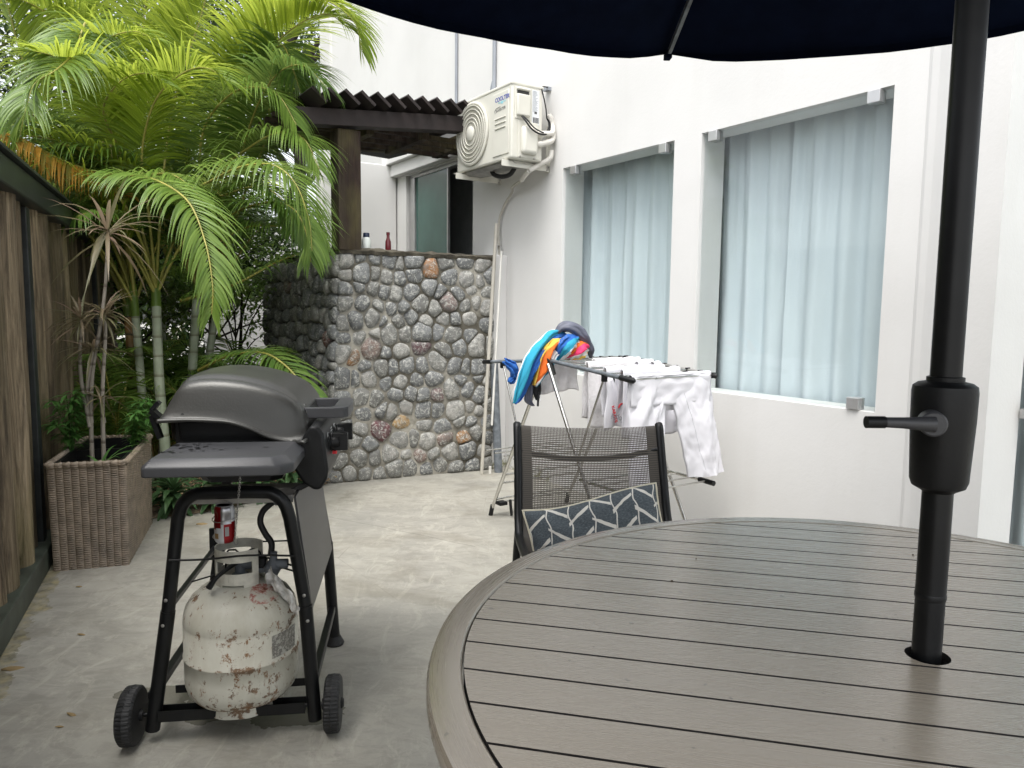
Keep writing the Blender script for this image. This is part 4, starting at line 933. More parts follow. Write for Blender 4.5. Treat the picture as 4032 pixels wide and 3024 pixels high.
# ------------------------------------------------------------------ trees behind
def tree(lab, base, Hh, cr, n_, seed, mat='far', leaf=.10, name='broadleaf_tree', trunk_r=.12):
    r = random.Random(seed); e = emp(name, lab, 'tree', base, group='trees beyond the garden' if name == 'broadleaf_tree' else None)
    t_ = MB(); t_.tube([(0, 0, 0), (r.uniform(-.1, .1)*Hh*.3, 0, Hh*.35), (r.uniform(-.1, .1), r.uniform(-.1, .1), Hh*.72)], lambda t: trunk_r*(1-.6*t), 10, smooth=6)
    tips = []
    for k in range(10):
        a = r.uniform(0, 6.28); z0 = Hh*r.uniform(.35, .65); en = Vector((math.cos(a)*cr*r.uniform(.5, .9), math.sin(a)*cr*r.uniform(.5, .9), z0+Hh*r.uniform(.1, .35)))
        t_.tube([(0, 0, z0), en*.5+Vector((0, 0, z0*.5+.05)), en], lambda t: trunk_r*.4*(1-.75*t), 6, smooth=4); tips.append(en)
    t_.build('trunk', M['farbark'], e, smooth=60)
    c = MB(); cl = [(tp+Vector((r.gauss(0, .25), r.gauss(0, .25), r.gauss(0, .2)))*1., cr*r.uniform(.22, .42)) for tp in tips for _ in range(3)]+[(Vector((r.gauss(0, cr*.3), r.gauss(0, cr*.3), Hh*r.uniform(.65, .95))), cr*.35) for _ in range(8)]
    for i in range(n_):
        ce, rad = r.choice(cl); v = Vector((r.gauss(0, 1), r.gauss(0, 1), r.gauss(0, .8))).normalized()*rad*r.random()**.4
        a = r.uniform(0, 6.28); blade(c, ce+v, (math.cos(a), math.sin(a), r.uniform(-.6, .5)), leaf*r.uniform(.7, 1.3), leaf*.5, .5, 2, .3, taper=.4)
    c.build('crown', M[mat], e, smooth=60)
tree('tall dark broadleaf tree behind the palms at top left', (-5.0, 9.2, 0), 6.6, 2.2, 6500, 1)
tree('tall dark broadleaf tree rising behind the middle of the palms', (-3.2, 10.6, 0), 7.2, 2.3, 6500, 2)
tree('tall dark broadleaf tree beside the far end of the white house', (-4.0, 14.6, 0), 8.5, 2.6, 5500, 3)
tree('tall dark broadleaf tree beyond the log fence at far left', (-7.6, 8.0, 0), 6.0, 2.3, 5500, 4)
tree('low dense shrub behind the palm trunks near the fence', (-3.3, 6.4, 0), 1.9, 1.0, 6000, 11, 'd', .085, 'leafy_shrub', .03)
tree('low dense shrub deep in the corner behind the orange trunk', (-2.95, 7.2, 0), 2.2, 1.0, 6000, 12, 'far', .085, 'leafy_shrub', .03)
tree('low dense shrub in front of the distant garden wall', (-3.9, 7.6, 0), 2.4, 1.1, 5000, 13, 'd', .085, 'leafy_shrub', .03)
tree('slim small leaved tree between the palm trunks and the stone wall', (-2.33, 6.2, 0), 1.75, .42, 1500, 6, 'd', .055, 'slender_tree', .022)

hb = MB(); rr = random.Random(61)
for i in range(9000):
    t_ = rr.random(); x = -8.2+4.5*t_; y = 9.6+.9*t_+rr.gauss(0, .22); z = 2.5*rr.random()**.8*(1+.15*noise.noise(Vector((x*1.3, 0, 0)))); a = rr.uniform(0, 6.28)
    blade(hb, (x, y, z), (math.cos(a), math.sin(a), rr.uniform(-.6, .5)), rr.uniform(.12, .24), rr.uniform(.06, .11), .5, 2, .3, taper=.4)
tag(hb.build('hedge_foliage', M['far'], smooth=60), 'dark green hedge mass closing the far end of the garden', 'hedge', kind='stuff')

# ------------------------------------------------------------------ GRILL (local x=a front, y=b far, z)
GO = Vector((-.735, 1.872, 0)); GTH = math.atan2(.138, .9904)
gr = emp('gas_grill', 'charcoal gas barbecue grill on black legs with two wheels and a side shelf', 'grill', GO, GTH)
S_ = [(-.178,.853),(-.166,.876),(-.148,.908),(-.132,.934),(-.112,.946),(-.05,.952),(.03,.944),(.095,.926),(.143,.905),(.168,.884),(.186,.848),(.198,.80)]
R_ = [(-.178,.853),(-.170,.8535),(-.155,.854),(-.13,.8545),(-.10,.855),(-.05,.853),(.0,.848),(.05,.832),(.09,.812),(.125,.80),(.162,.795),(.198,.80)]
NS = len(S_)
def lidpt(i, v):
    s0 = Vector((S_[i][0], 0, S_[i][1])); r0 = Vector((R_[i][0], 0, R_[i][1])); t = math.sin(math.pi*i/(NS-1))**.5
    B0, B1 = .045, .505
    vv = v if v <= .5 else 1-v
    keys = [(0, B0-.006, 0, -.004), (.04, B0, .0, .004), (.12, B0+.012, .5, .0), (.19, B0+.024, .93, -.0), (.23, B0+.034, 1., .004), (.26, B0+.044, 1, .005), (.29, B0+.052, 1, .004), (.32, B0+.060, 1, .012), (.35, B0+.075, 1, .018), (.42, B0+.13, 1, .021), (.5, (B0+B1)/2, 1, .024)]
    for (a, b_) in zip(keys[:-1], keys[1:]):
        if vv <= b_[0]+1e-9:
            k = (vv-a[0])/(b_[0]-a[0]); y = a[1]+(b_[1]-a[1])*k; m_ = a[2]+(b_[2]-a[2])*k; dz = a[3]+(b_[3]-a[3])*k; break
    p = r0.lerp(s0, m_); 
    if m_ >= .99: p = p+Vector((0, 0, dz*t)); 
    y = y if v <= .5 else B0+B1-y
    return Vector((p.x, y, p.z))
vals = [0, .04, .12, .17, .19, .23, .26, .29, .32, .35, .42, .5, .58, .65, .68, .71, .74, .77, .81, .83, .88, .96, 1]
lm = MB(); vs = []
for i in range(NS):
    for v in vals: vs.append(lidpt(i, v))
nv = len(vals); lm.add(vs, [(i*nv+j, i*nv+j+1, (i+1)*nv+j+1, (i+1)*nv+j) for i in range(NS-1) for j in range(nv-1)])
lid = lm.build('lid', M['lid'], gr, smooth=180, sub=1, solid=.004)
rim_ = MB(); rp = [Vector((x, .042, z-.002)) for x, z in R_]; rp2 = [Vector((x, .508, z-.002)) for x, z in R_][::-1]
rim_.tube(rp+rp2+[rp[0]], .0058, 8, smooth=4); rim_.build('lid_rim', M['lid'], gr, smooth=60)
MB().lathe([(.0045, 0), (.0045, .002)], (-.118, .048, .867), 12, (0, -1, 0)).build('vent_hole', M['dark'], gr)
em = MB(); em.box((.1835, .145, .855), (.006, .046, .020)); em.box((.1765, .140, .874), (.006, .014, .014)); em.build('emblem', M['chrome'], gr, bevel=.003)
# handle
hd = MB(); out_ = [(.165, .125), (.262, .125), (.285, .132), (.297, .15), (.300, .19), (.300, .30), (.297, .34), (.285, .358), (.262, .365), (.165, .365)]
in_ = [(.165, .145), (.235, .145), (.250, .15), (.256, .165), (.256, .325), (.25, .34), (.235, .345), (.165, .345)]
n1 = len(out_)
poly = out_+in_[::-1]
hd.prism(poly, .842, .872, lambda x, y, h: (x, y, h)); hd.build('handle', M['shelf'], gr, bevel=.003)
hm = MB(); hm.box((.17, .245, .852), (.03, .26, .03)); hm.build('handle_mount', M['blackp'], gr, bevel=.004)
hg = MB(); hg.bar((-.175, .08, .845), (-.205, .08, .875), .012, .03, (0, 1, 0)); hg.bar((-.205, .08, .875), (-.185, .08, .897), .010, .02, (0, 1, 0)); hg.bar((-.185, .08, .80), (-.205, .08, .862), .012, .02, (0, 1, 0)); hg.build('hinge', M['black'], gr)
bw_ = MB()
def bowl(u, v, x0=-.155, x1=.17):
    return None
lv = [(.846, -.160, .150, .052, .50), (.80, -.158, .152, .054, .498), (.787, -.150, .148, .06, .49), (.75, -.135, .145, .07, .48), (.70, -.112, .130, .09, .46), (.672, -.095, .115, .10, .45)]
vs = []; 
for (z, a0, a1, b0, b1) in lv:
    c = .03; vs += [(a0+c, b0, z), (a1-c, b0, z), (a1, b0+c, z), (a1, b1-c, z), (a1-c, b1, z), (a0+c, b1, z), (a0, b1-c, z), (a0, b0+c, z)]
bw_.add(vs, [(i*8+k, (i+1)*8+k, (i+1)*8+(k+1) % 8, i*8+(k+1) % 8) for i in range(len(lv)-1) for k in range(8)]+[tuple(range(8)), tuple(len(lv)*8-8+k for k in range(7, -1, -1))])
bw_.build('firebox', M['black'], gr, smooth=35, bevel=.003)
sk = MB(); pr_ = [(-.14, .853), (-.10, .853), (-.05, .852), (0, .846), (.05, .829), (.09, .809), (.12, .797), (.12, .785), (-.14, .785)]
sk.prism(pr_, .056, .062, lambda x, y, h: (x, h, y)); sk.build('firebox_side', M['black'], gr)
# side shelf
sf = MB(); pol = [(-.145, -.19), (-.137, -.2), (.150, -.2), (.168, -.195), (.190, -.160), (.193, -.150), (.193, .025), (-.145, .025)]
ins = [(-.126, -.177), (-.120, -.181), (.140, -.181), (.150, -.177), (.166, -.150), (.168, -.142), (.168, .025), (-.126, .025)]
n8 = len(pol); vs = [(x, y, .755) for x, y in pol]+[(x, y, .777) for x, y in pol]+[(x+(a-x)*.15, y+(b_-y)*.15, .781) for (x, y), (a, b_) in zip(pol, ins)]+[(a, b_, .797) for a, b_ in ins]
fs = [tuple(range(n8-1, -1, -1)), tuple(3*n8+k for k in range(n8))]+[(i*n8+k, i*n8+(k+1) % n8, (i+1)*n8+(k+1) % n8, (i+1)*n8+k) for i in range(3) for k in range(n8)]
sf.add(vs, fs); sf.build('side_shelf', M['shelf'], gr, bevel=.003, bseg=3, smooth=50)
sp_ = MB(); rr = random.Random(14)
for i in range(46):
    x = -.125+abs(rr.gauss(0, .07)); y = rr.uniform(-.12, .0)
    if x > .14: continue
    r_ = rr.uniform(.001, .005); sp_.add([(x+r_*1.6*math.cos(t_)*rr.uniform(.7, 1.2), y+r_*math.sin(t_)*rr.uniform(.7, 1.2), .7985) for t_ in [k*.7854 for k in range(8)]], [tuple(range(8))])
sp_.build('grease_spots', M['black'], gr)
# control panel
cpn = MB(); pp = [(.150, .735), (.165, .765), (.190, .812), (.207, .836), (.226, .834), (.240, .815), (.252, .716), (.248, .690), (.232, .662), (.215, .660), (.188, .677)]
cpn.prism(pp, .035, .495, lambda x, y, h: (x, h, y)); cpn.build('control_panel', M['blackp'], gr, bevel=.012, bseg=4, smooth=40)
fn_ = Vector((.099, 0, .012)).normalized()
pd = (Vector((.252, 0, .716))-Vector((.240, 0, .815))).normalized()
for yb in (.15, .32):
    kb = emp('control_knob', parent=gr); c_ = Vector((.245, yb, .770))
    MB().lathe([(.026, 0), (.026, .004), (.020, .006), (.019, .010)], c_, 28, fn_).build('bezel', M['blackp'], kb, smooth=40)
    q = MB(); q.lathe([(.019, .008), (.018, .024), (.015, .028)], c_, 28, fn_); q.box(c_+fn_*.028, (.044, .020, .050)); q.build('grip', M['blackp'], kb, smooth=40, bevel=.002)
MB().box((.258, .15, .742), (.012, .014, .008)).build('igniter_button', M['red'], gr)
pm = MB()
for yb in (.235,):
    for k in range(9):
        c_ = Vector((.240, yb-.03, .815)).lerp(Vector((.252, yb-.03, .716)), .12+.08*k)
        pm.box(c_+fn_*.0018, (.0006, .03, .0028))
for yb in (.10, .27):
    c_ = Vector((.243, yb, .80)); pm.box(c_+fn_*.002, (.0006, .012, .012))
pm.build('panel_print', M['lightprint'], gr)
# frame
def arch(y0, foot):
    zb = .035 if not foot else .012
    P = [(-.207, y0, zb), (-.157, y0, .358), (-.125, y0, .60), (-.112, y0, .640), (-.085, y0, .664), (-.05, y0, .668), (.08, y0, .668), (.115, y0, .662), (.142, y0, .636), (.155, y0, .595), (.191, y0, .358), (.211, y0, zb)]
    lo = MB(); lo.tube([P[0], P[1]], .0185, 16); o1 = lo.build('leg', M['black'], gr, smooth=40)
    lo = MB(); lo.tube([P[-1], P[-2]], .0185, 16); lo.build('leg', M['black'], gr, smooth=40)
    lo = MB(); lo.tube(P[1:3]+catmull(P[2:10], 4)[1:-1]+P[9:11], .0168, 16); lo.build('arch_tube', M['black'], gr, smooth=50)
    if foot:
        for x in (-.207, .211): MB().lathe([(.03, 0), (.032, .006), (.024, .02), (.019, .03)], (x, y0, 0), 20).build('foot', M['rubber'], gr, smooth=40)
arch(0., False); arch(.53, True)
for z_, x_ in ((.392, -.157), (.325, -.166), (.39, .19), (.32, .198)): MB().lathe([(.005, 0), (.004, .003), (.0005, .004)], (x_, -.0165, z_), 10, (0, -1, 0)).build('bolt', M['steel'], gr)
ch = MB(); ch.box((0, .0, .064), (.375, .036, .003)); ch.box((0, -.017, .078), (.375, .003, .028)); ch.box((0, .017, .078), (.375, .003, .028)); ch.build('tank_rail', M['black'], gr)
ch = MB(); ch.box((0, .15, .064), (.375, .036, .003)); ch.box((0, .133, .075), (.375, .003, .02)); ch.build('tank_rail', M['black'], gr)
for x in (-.205, .205): MB().bar((x, .0, .128), (x, .53, .128), .022, .022).build('side_rail', M['black'], gr, bevel=.003)
MB().bar((-.165, .018, .352), (-.165, .512, .362), .014, .014).build('brace', M['black'], gr, bevel=.002)
b = MB(); b.box((-.16, .508, .375), (.045, .012, .10)); b.build('joint_plate', M['black'], gr)
b = MB()
for z_ in (.40, .345): b.lathe([(.009, 0), (.009, .003), (.004, .004)], (-.162, .501, z_), 14, (0, -1, 0))
b.build('bolt', M['steel'], gr)
def pn(u, v):
    z = .34+.31*v; x = .191-(z-.358)*.125+.012; return (x+.0, .012+.505*u, z)
fp = MB(); fp.grid(pn, 6, 4); fp.build('front_panel', M['shelf'], gr, solid=.006)
b = MB(); b.tube([(-.145, -.016, .498), (-.05, -.02, .499), (.05, -.018, .505), (.175, -.014, .498)], .0028, 8, smooth=4)
b.tube([(-.17, .52, .372), (.18, .52, .372)], .0028, 8)
b.tube([(-.155, .2, .36), (-.06, .25, .372)], .0024, 8)
b.tube([(-.035, .10, .43), (-.032, .10, .475), (-.025, .10, .483), (-.008, .10, .483), (.0, .10, .475), (.0, .10, .43)], .0026, 8)
b.tube([(.025, .10, .43), (.025, .10, .478), (.035, .10, .484), (.05, .10, .482), (.058, .10, .472), (.06, .10, .462), (.075, .10, .458), (.17, .02, .455)], .0026, 8)
b.tube([(.10, .10, .41), (.105, .10, .425), (.12, .09, .43), (.19, .03, .43)], .0026, 8); b.build('wire_rack', M['black'], gr, smooth=60)
b = MB(); b.box((.03, .10, .648), (.26, .14, .006)); b.box((.03, .03, .640), (.26, .004, .016)); b.build('drip_tray', M['steel'], gr)
# wheels
def wheel(x0, sgn):
    wh = emp('wheel', parent=gr)
    def rf_(r, h, a, i): return r-(.0022 if (int(a/(2*math.pi)*88) % 2 and i in (2, 3, 5, 6)) else 0)
    t_ = MB(); t_.lathe([(.050, 0), (.068, .001), (.0745, .006), (.0758, .019), (.0765, .0215), (.0758, .024), (.0745, .037), (.068, .042), (.050, .043)], (x0, 0, .0765), 176, (sgn, 0, 0), rf_)
    t_.build('tyre', M['rubber'], wh, smooth=35)
    t_ = MB(); t_.lathe([(.052, .002), (.050, .012), (.046, .012), (.046, .030), (.050, .030), (.052, .041)], (x0, 0, .0765), 40, (sgn, 0, 0)); t_.lathe([(.0145, -.008), (.0145, .046), (.010, .050)], (x0, 0, .0765), 24, (sgn, 0, 0))
    for k in range(5):
        a = 2*math.pi*k/5+.3; c_ = Vector((x0+sgn*.021, math.cos(a)*.031, .0765+math.sin(a)*.031)); t_.bar(Vector((x0+sgn*.021, 0, .0765)), Vector((x0+sgn*.021, math.cos(a)*.05, .0765+math.sin(a)*.05)), .012, .016, (1, 0, 0))
    t_.build('rim', M['blackp'], wh, smooth=35)
wheel(-.236, -1); wheel(.238, 1)
MB().tube([(-.245, 0, .0765), (.245, 0, .0765)], .005, 10).build('axle', M['black'], gr, smooth=60)
# hose + regulator
def gl(p): v = Vector(p)-GO; return Vector((v.x*.9904+v.y*.138, -v.x*.138+v.y*.9904, v.z))
hp = [(-.655,1.955,.470),(-.655,1.965,.504),(-.672,1.967,.53),(-.686,1.97,.56),(-.681,1.973,.588),(-.664,1.975,.607),(-.643,1.977,.622),(-.600,1.99,.645),(-.55,2.0,.67)]
b = MB(); b.tube([gl(p) for p in hp], .0085, 12, smooth=8); b.build('gas_hose', M['rubber'], gr, smooth=60)
b = MB(); b.tube([gl((-.650, 1.976, .617)), gl((-.632, 1.98, .628))], .0125, 10); b.build('hose_fitting', M['slate'], gr, smooth=40)
b = MB(); b.lathe([(.004, .0), (.010, .002), (.014, .012), (.022, .030), (.024, .040), (.016, .05), (.010, .062), (.009, .08)], gl((-.649, 1.94, .408)), 20, (.1, 0, 1)); b.lathe([(.013, 0), (.013, .034), (.011, .036)], gl((-.640, 1.94, .455)), 18, (1, 0, 0)); b.lathe([(.009, 0), (.009, .03)], gl((-.660, 1.94, .440)), 14, (-1, 0, -.05)); b.build('regulator', M['slate'], gr, smooth=45)
# chain
b = MB(); c0, c1 = Vector((.085, -.150, .758)), Vector((.045, -.03, .585))
nl = 34
for i in range(nl):
    t = (i+.5)/nl; c_ = Vector((.060, -.115, .756)).lerp(Vector((.030, -.06, .575)), t); dz = Vector((-.02, .02, -.18)).normalized(); sx = Vector((1, 0, 0)) if i % 2 else Vector((0, 1, 0)); sx = (sx-dz*sx.dot(dz)).normalized()
    pts = [c_+dz*.0042*math.cos(q)+sx*.0026*math.sin(q) for q in [k*math.pi/4 for k in range(9)]]; b.tube(pts, .0007, 5, cap=False)
b.tube([Vector((.030, -.06, .575))+Vector((0, 0, -.002)), (.026, -.06, .56), (.030, -.06, .548), (.036, -.06, .552), (.034, -.06, .57)], .0013, 6, smooth=3); b.build('match_chain', M['steel'], gr, smooth=60)
b = MB(); CCN = gl((-.752, 1.89, .598)); b.tube([CCN+Vector((.031*math.cos(q), .031*math.sin(q), .006*math.sin(q+.5))) for q in [k*math.pi/8 for k in range(17)]], .0013, 6); b.tube([CCN+Vector((.031, 0, 0)), CCN+Vector((.02, .0, .03)), CCN+Vector((0, 0, .045)), CCN+Vector((0, 0, .052))], .0012, 6, smooth=3); b.build('can_wire', M['steel'], gr, smooth=60)

# crushed can
can = emp('drink_can', 'crushed red white and silver drink can hung by a wire under the grill', 'can', (-.752, 1.89, .532))
def canr(r, h, a, i):
    c = 0
    if .055 < h < .092: c = .006*math.exp(-((a-4.0)/.5)**2)*math.exp(-((h-.075)/.014)**2)+.004*math.exp(-((a-5.4)/.35)**2)*math.exp(-((h-.066)/.012)**2)
    return r-c-.0007*noise.noise(Vector((math.cos(a)*3, math.sin(a)*3, h*60)))*(.01 < h < .09)
q = MB(); prof = [(.020, 0), (.0235, .003), (.0265, .009)]+[(.0265, .009+.078*k/16) for k in range(1, 17)]+[(.024, .094), (.0215, .098)]
seg = 72; q.lathe(prof, seg=seg, rfn=canr)
mi = []
for i in range(len(prof)-1):
    for k in range(seg):
        a = math.degrees(2*math.pi*(k+.5)/seg); h = (prof[i][1]+prof[i+1][1])/2
        # camera sees angles around 270 deg (facing -y)
        if 195 < a < 268: m_ = 1 if h > .040+(a-230)*.0001 else 0
        elif 268 <= a < 330: m_ = (2 if h > .055 else (1 if a > 287 else 0))
        elif 330 <= a < 360: m_ = (0 if h > .06 else 1)
        else: m_ = 2
        mi.append(m_)
q.mi = mi+[0]*(len(q.f)-len(mi)); q.build('can_body', [M['whitecan'], M['redcan'], M['silver']], can, smooth=50)
MB().lathe([(.0215, .098), (.0222, .100), (.0205, .1005), (.019, .097), (.0001, .0965)], seg=36).build('can_top', M['silver'], can, smooth=40)
MB().box((-.012, -.0248, .022), (.011, .0012, .014), -.45).build('badge', M['tan'], can)
MB().box((.0145, -.0236, .034), (.010, .0012, .024), .62).build('print_panel', M['silver'], can)

# ------------------------------------------------------------------ propane tank (origin at foot ring)
TO = GO+Vector((.9904*.010-.138*.07, .138*.010+.9904*.07, .066))
tk = emp('propane_tank', 'rusty cream white propane gas cylinder sitting in the frame of the grill', 'gas cylinder', TO, GTH)
tp_ = MB(); RT = .148
pr1 = [(.0001, .026), (.06, .018), (.10, .022), (.125, .034), (.140, .052), (.147, .075), (RT, .105), (RT, .148), (RT+.0022, .150), (RT+.0022, .155), (RT, .157), (RT, .235), (RT-.0015, .238), (RT, .244), (.1465, .262), (.141, .283), (.127, .306), (.103, .326), (.075, .338), (.05, .344), (.02, .348), (.0001, .349)]
tp_.lathe(pr1, seg=64); tp_.build('body', M['rust'], tk, smooth=60)
fr_ = MB(); fr_.lathe([(.101, .032), (.103, .004), (.1055, .0), (.100, .001), (.097, .03)], seg=48, rfn=lambda r, h, a, i: r+.0012*math.sin(9*a)); fr_.build('foot_ring', M['rust'], tk, smooth=50)
# collar: curved plate with handle hole, open at the side of the regulator
co = MB(); RC = .062; z0, z1 = .336, .440
def collar(a0, a1, z_0, z_1, hole=None):
    na, nz_ = max(2, int(abs(a1-a0)/6)), 12
    for i in range(na):
        for j in range(nz_):
            aa = a0+(a1-a0)*(i+.5)/na; zz = z_0+(z_1-z_0)*(j+.5)/nz_
            if hole and hole[0] < aa < hole[1] and hole[2] < zz < hole[3]: continue
            q_ = []
            for (di, dj) in ((0, 0), (1, 0), (1, 1), (0, 1)):
                t_ = R(a0+(a1-a0)*(i+di)/na); z_ = z_0+(z_1-z_0)*(j+dj)/nz_; q_.append((RC*math.cos(t_), RC*math.sin(t_), z_))
            co.add(q_, [(0, 1, 2, 3)])
collar(196, 330, z0+.012, z1, (212, 310, .375, .412)); collar(196, 235, z0, z0+.014); collar(290, 330, z0, z0+.014)
collar(30, 196, z0+.004, z1, (70, 150, .372, .412))
co.build('collar', simple('cream_collar', (.58, .565, .49), .5, 0, .25, 25), tk, solid=.003)
v_ = MB(); v_.lathe([(.022, .345), (.022, .360), (.014, .364), (.014, .40), (.018, .402), (.018, .415), (.006, .418)], seg=20); v_.tube([(0, 0, .385), (.05, 0, .385)], .013, 14); v_.build('valve', M['slate'], tk, smooth=45)
v_ = MB(); v_.lathe([(.021, 0), (.021, .022), (.015, .026)], (.045, 0, .385), 9, (1, 0, 0)); v_.build('valve_knob', M['blackp'], tk, smooth=30)
v_ = MB(); v_.tube([(.0, -.02, .40), (-.02, -.05, .392), (-.045, -.072, .375), (-.062, -.078, .352)], [.011, .009, .010, .015], 10, smooth=4, flat=.6); v_.build('strap_handle', M['blackp'], tk, smooth=50)
tg = MB(); TP = [(-.645,1.900,.448),(-.619,1.886,.419),(-.593,1.880,.399),(-.571,1.868,.374),(-.556,1.862,.352)]
TPl = [Vector(((p[0]-TO.x)*.9904+(p[1]-TO.y)*.138, -(p[0]-TO.x)*.138+(p[1]-TO.y)*.9904, p[2]-TO.z)) for p in TP]; TC = catmull(TPl, 6)
def tagfn(u, v):
    i = u*(len(TC)-1); k = int(min(i, len(TC)-2)); p = TC[k].lerp(TC[k+1], i-k); w_ = .014*(1.2-.4*u); q = p+Vector((.5, 0, .86))*(v-.5)*2*w_
    return q+Vector((0, -1, 0))*(.008*noise.noise(Vector((u*6, v*3, 5)))+.006*math.sin(u*17+v*6))+Vector((0, 0, .008*noise.noise(Vector((u*8, v*5, 9)))))
tg.grid(tagfn, 30, 8); tg.build('crumpled_tag', M['plastic'], tk, smooth=40)
lb = MB(); lb.grid(lambda u, v: ((RT+.0012)*math.cos(R(-48+36*u)), (RT+.0012)*math.sin(R(-48+36*u)), .165+.062*v), 10, 2)
def m_lab():
    t = NT('torn_label'); k = t.noise(40, 6, .8); c = t.ramp(k, [(.44, (.40, .39, .34)), (.5, (.10, .09, .08)), (.58, (.44, .43, .38))]); t.col(c); t.set(.6); return t.m
lb.build('worn_label', m_lab(), tk)

# ------------------------------------------------------------------ table, umbrella
TC_ = Vector((.532, .897, 0)); TTH = math.atan2(-.222, .975)
tb = emp('patio_table', 'round grey brown slatted patio table with an umbrella hole', 'table', TC_, TTH)
ZT_ = .718; RO, RI = .633, .588
sl = MB()
offs = [.0377+.0712*k for k in range(-9, 9)]
for y0 in offs:
    ya, yb = y0+.0020, y0+.0712-.0020
    if ya < -RI: ya = -RI+.001
    if yb > RI: yb = RI-.001
    if yb <= ya: continue
    hole = ya < 0 < yb
    n_ = 14
    def xe(y): return math.sqrt(max(RI*RI-y*y, 0))
    L = [(-xe(ya+(yb-ya)*k/n_), ya+(yb-ya)*k/n_) for k in range(n_+1)]; Rr = [(xe(ya+(yb-ya)*k/n_), ya+(yb-ya)*k/n_) for k in range(n_, -1, -1)]
    def slab(poly):
        nb = len(poly); h0, h1 = ZT_-.018, ZT_
        off = random.random()*7
        sl.add([(x, y, h0) for x, y in poly]+[(x, y, h1) for x, y in poly], [tuple(range(nb-1, -1, -1)), tuple(range(nb, 2*nb))]+[(i, (i+1) % nb, nb+(i+1) % nb, nb+i) for i in range(nb)], [(x+off, y) for x, y in poly]*2)
        sl.mi[-nb:] = [1]*nb  # side faces coloured dark in place of the shadow between slats
    if not hole: slab([(x, y) for x, y in (L[::-1]+Rr[::-1])][::-1])
    else:
        HR = .0262
        cl_ = [(HR*math.cos(t_), HR*math.sin(t_)) for t_ in [math.pi/2+math.pi*k/16 for k in range(17)]]   # left half, top to bottom
        cr_ = [(HR*math.cos(t_), HR*math.sin(t_)) for t_ in [-math.pi/2+math.pi*k/16 for k in range(17)]]
        slab([(0, yb)]+[(x, y) for x, y in L[::-1]]+[(0, ya)]+cl_[::-1]); slab([(0, ya)]+Rr[::-1]+[(0, yb)]+cr_[::-1])
ul = MB(); ul.lathe([(.0275, ZT_-.015), (RI+.001, ZT_-.015), (RI+.001, ZT_-.011), (.0275, ZT_-.011)], seg=96); ul.build('gap_shade_disk', M['black_cloth'], tb)  # matte black disk added beneath the slats so the gaps look shaded
sl.build('slat_top', [M['table'], M['gap_shade']], tb)
rg = MB(); prf = [(RI+.0025, -.022), (RI+.0025, -.002), (RI+.005, .0005), (RO-.012, .0005), (RO-.003, -.004), (RO, -.012), (RO, -.024), (RO-.006, -.032), (RI+.01, -.032)]
seg = 160; vs = []; uvs = []
for (r_, h) in prf+[prf[0]]:
    for k in range(seg+1):
        a = 2*math.pi*k/seg; vs.append((r_*math.cos(a), r_*math.sin(a), ZT_+h)); uvs.append((a*.6, r_*1.))
rg.add(vs, [(i*(seg+1)+k, i*(seg+1)+k+1, (i+1)*(seg+1)+k+1, (i+1)*(seg+1)+k) for i in range(len(prf)) for k in range(seg)], uvs); rg.build('rim', M['table'], tb, smooth=40)
un = MB(); un.lathe([(.03, ZT_-.035), (.56, ZT_-.035)], seg=48); un.lathe([(.56, ZT_-.06), (.575, ZT_-.06), (.575, ZT_-.034), (.56, ZT_-.034)], seg=64); un.build('apron', M['black'], tb, smooth=40)
for k in range(4):
    a = math.pi/4+k*math.pi/2; c_, s_ = math.cos(a), math.sin(a)
    MB().tube([(.50*c_, .50*s_, ZT_-.05), (.45*c_, .45*s_, .45), (.40*c_, .40*s_, .22), (.46*c_, .46*s_, .02), (.47*c_, .47*s_, 0)], .019, 12, smooth=5).build('leg', M['black'], tb, smooth=50)
spk = MB(); rr = random.Random(4)
for (x, y) in [(.10, .42), (-.32, .18), (-.28, .30), (.15, .40), (.24, -.05)]:
    r_ = rr.uniform(.001, .002); spk.box((x, y, ZT_+.0012), (r_*2, r_*1.3, .002), rr.uniform(0, 3))
tag(spk.build('table_debris', M['soil']), 'tiny dark specks of debris scattered on the slatted table', 'debris', kind='stuff'); bpy.data.objects['table_debris'].location = TC_; bpy.data.objects['table_debris'].rotation_euler = (0, 0, TTH)

um = emp('patio_umbrella', 'open navy blue patio umbrella with a black crank pole through the table', 'umbrella', (TC_.x, .900, 0))
MB().tube([(0, 0, .40), (0, 0, .80)], .0172, 32).build('lower_pole', M['black'], um, smooth=50)
MB().tube([(0, 0, .795), (0, 0, 2.42)], .0176, 32).build('upper_pole', M['black'], um, smooth=50)
MB().lathe([(.0185, .930), (.021, .932), (.030, .937), (.0328, .945), (.036, 1.02), (.0365, 1.055), (.0355, 1.062), (.030, 1.066), (.0210, 1.068), (.0210, 1.073), (.0180, 1.074)], seg=40).build('crank_housing', M['blackp'], um, smooth=40)
ck = emp('crank_handle', parent=um)
cd_ = Vector((-.35, -1, 0)).normalized()
MB().lathe([(.015, 0), (.015, .020), (.013, .022), (.0001, .0225)], Vector((-.030, -.026, 1.021)), 28, cd_).build('hub', M['shelf'], ck, smooth=40)
MB().tube([(-.036, -.046, 1.021), (-.070, -.040, 1.0215), (-.092, -.036, 1.0215)], [.0095, .0068, .0062], 14).build('arm', M['shelf'], ck, smooth=60)
MB().tube([(-.090, -.036, 1.0215), (-.112, -.036, 1.0215)], .0073, 14).build('grip', M['blackp'], ck, smooth=60)
MB().tube([(0, -.010, 1.0), (0, -.0185, 1.0)], .0).build('x', M['black'], um) if False else None
MB().lathe([(.0177, .792), (.0181, .793), (.0181, .799), (.0177, .80)], seg=24).build('pole_joint', M['black'], um, smooth=40)
RU, ZE, ZH = 1.3755, 1.914, 2.41
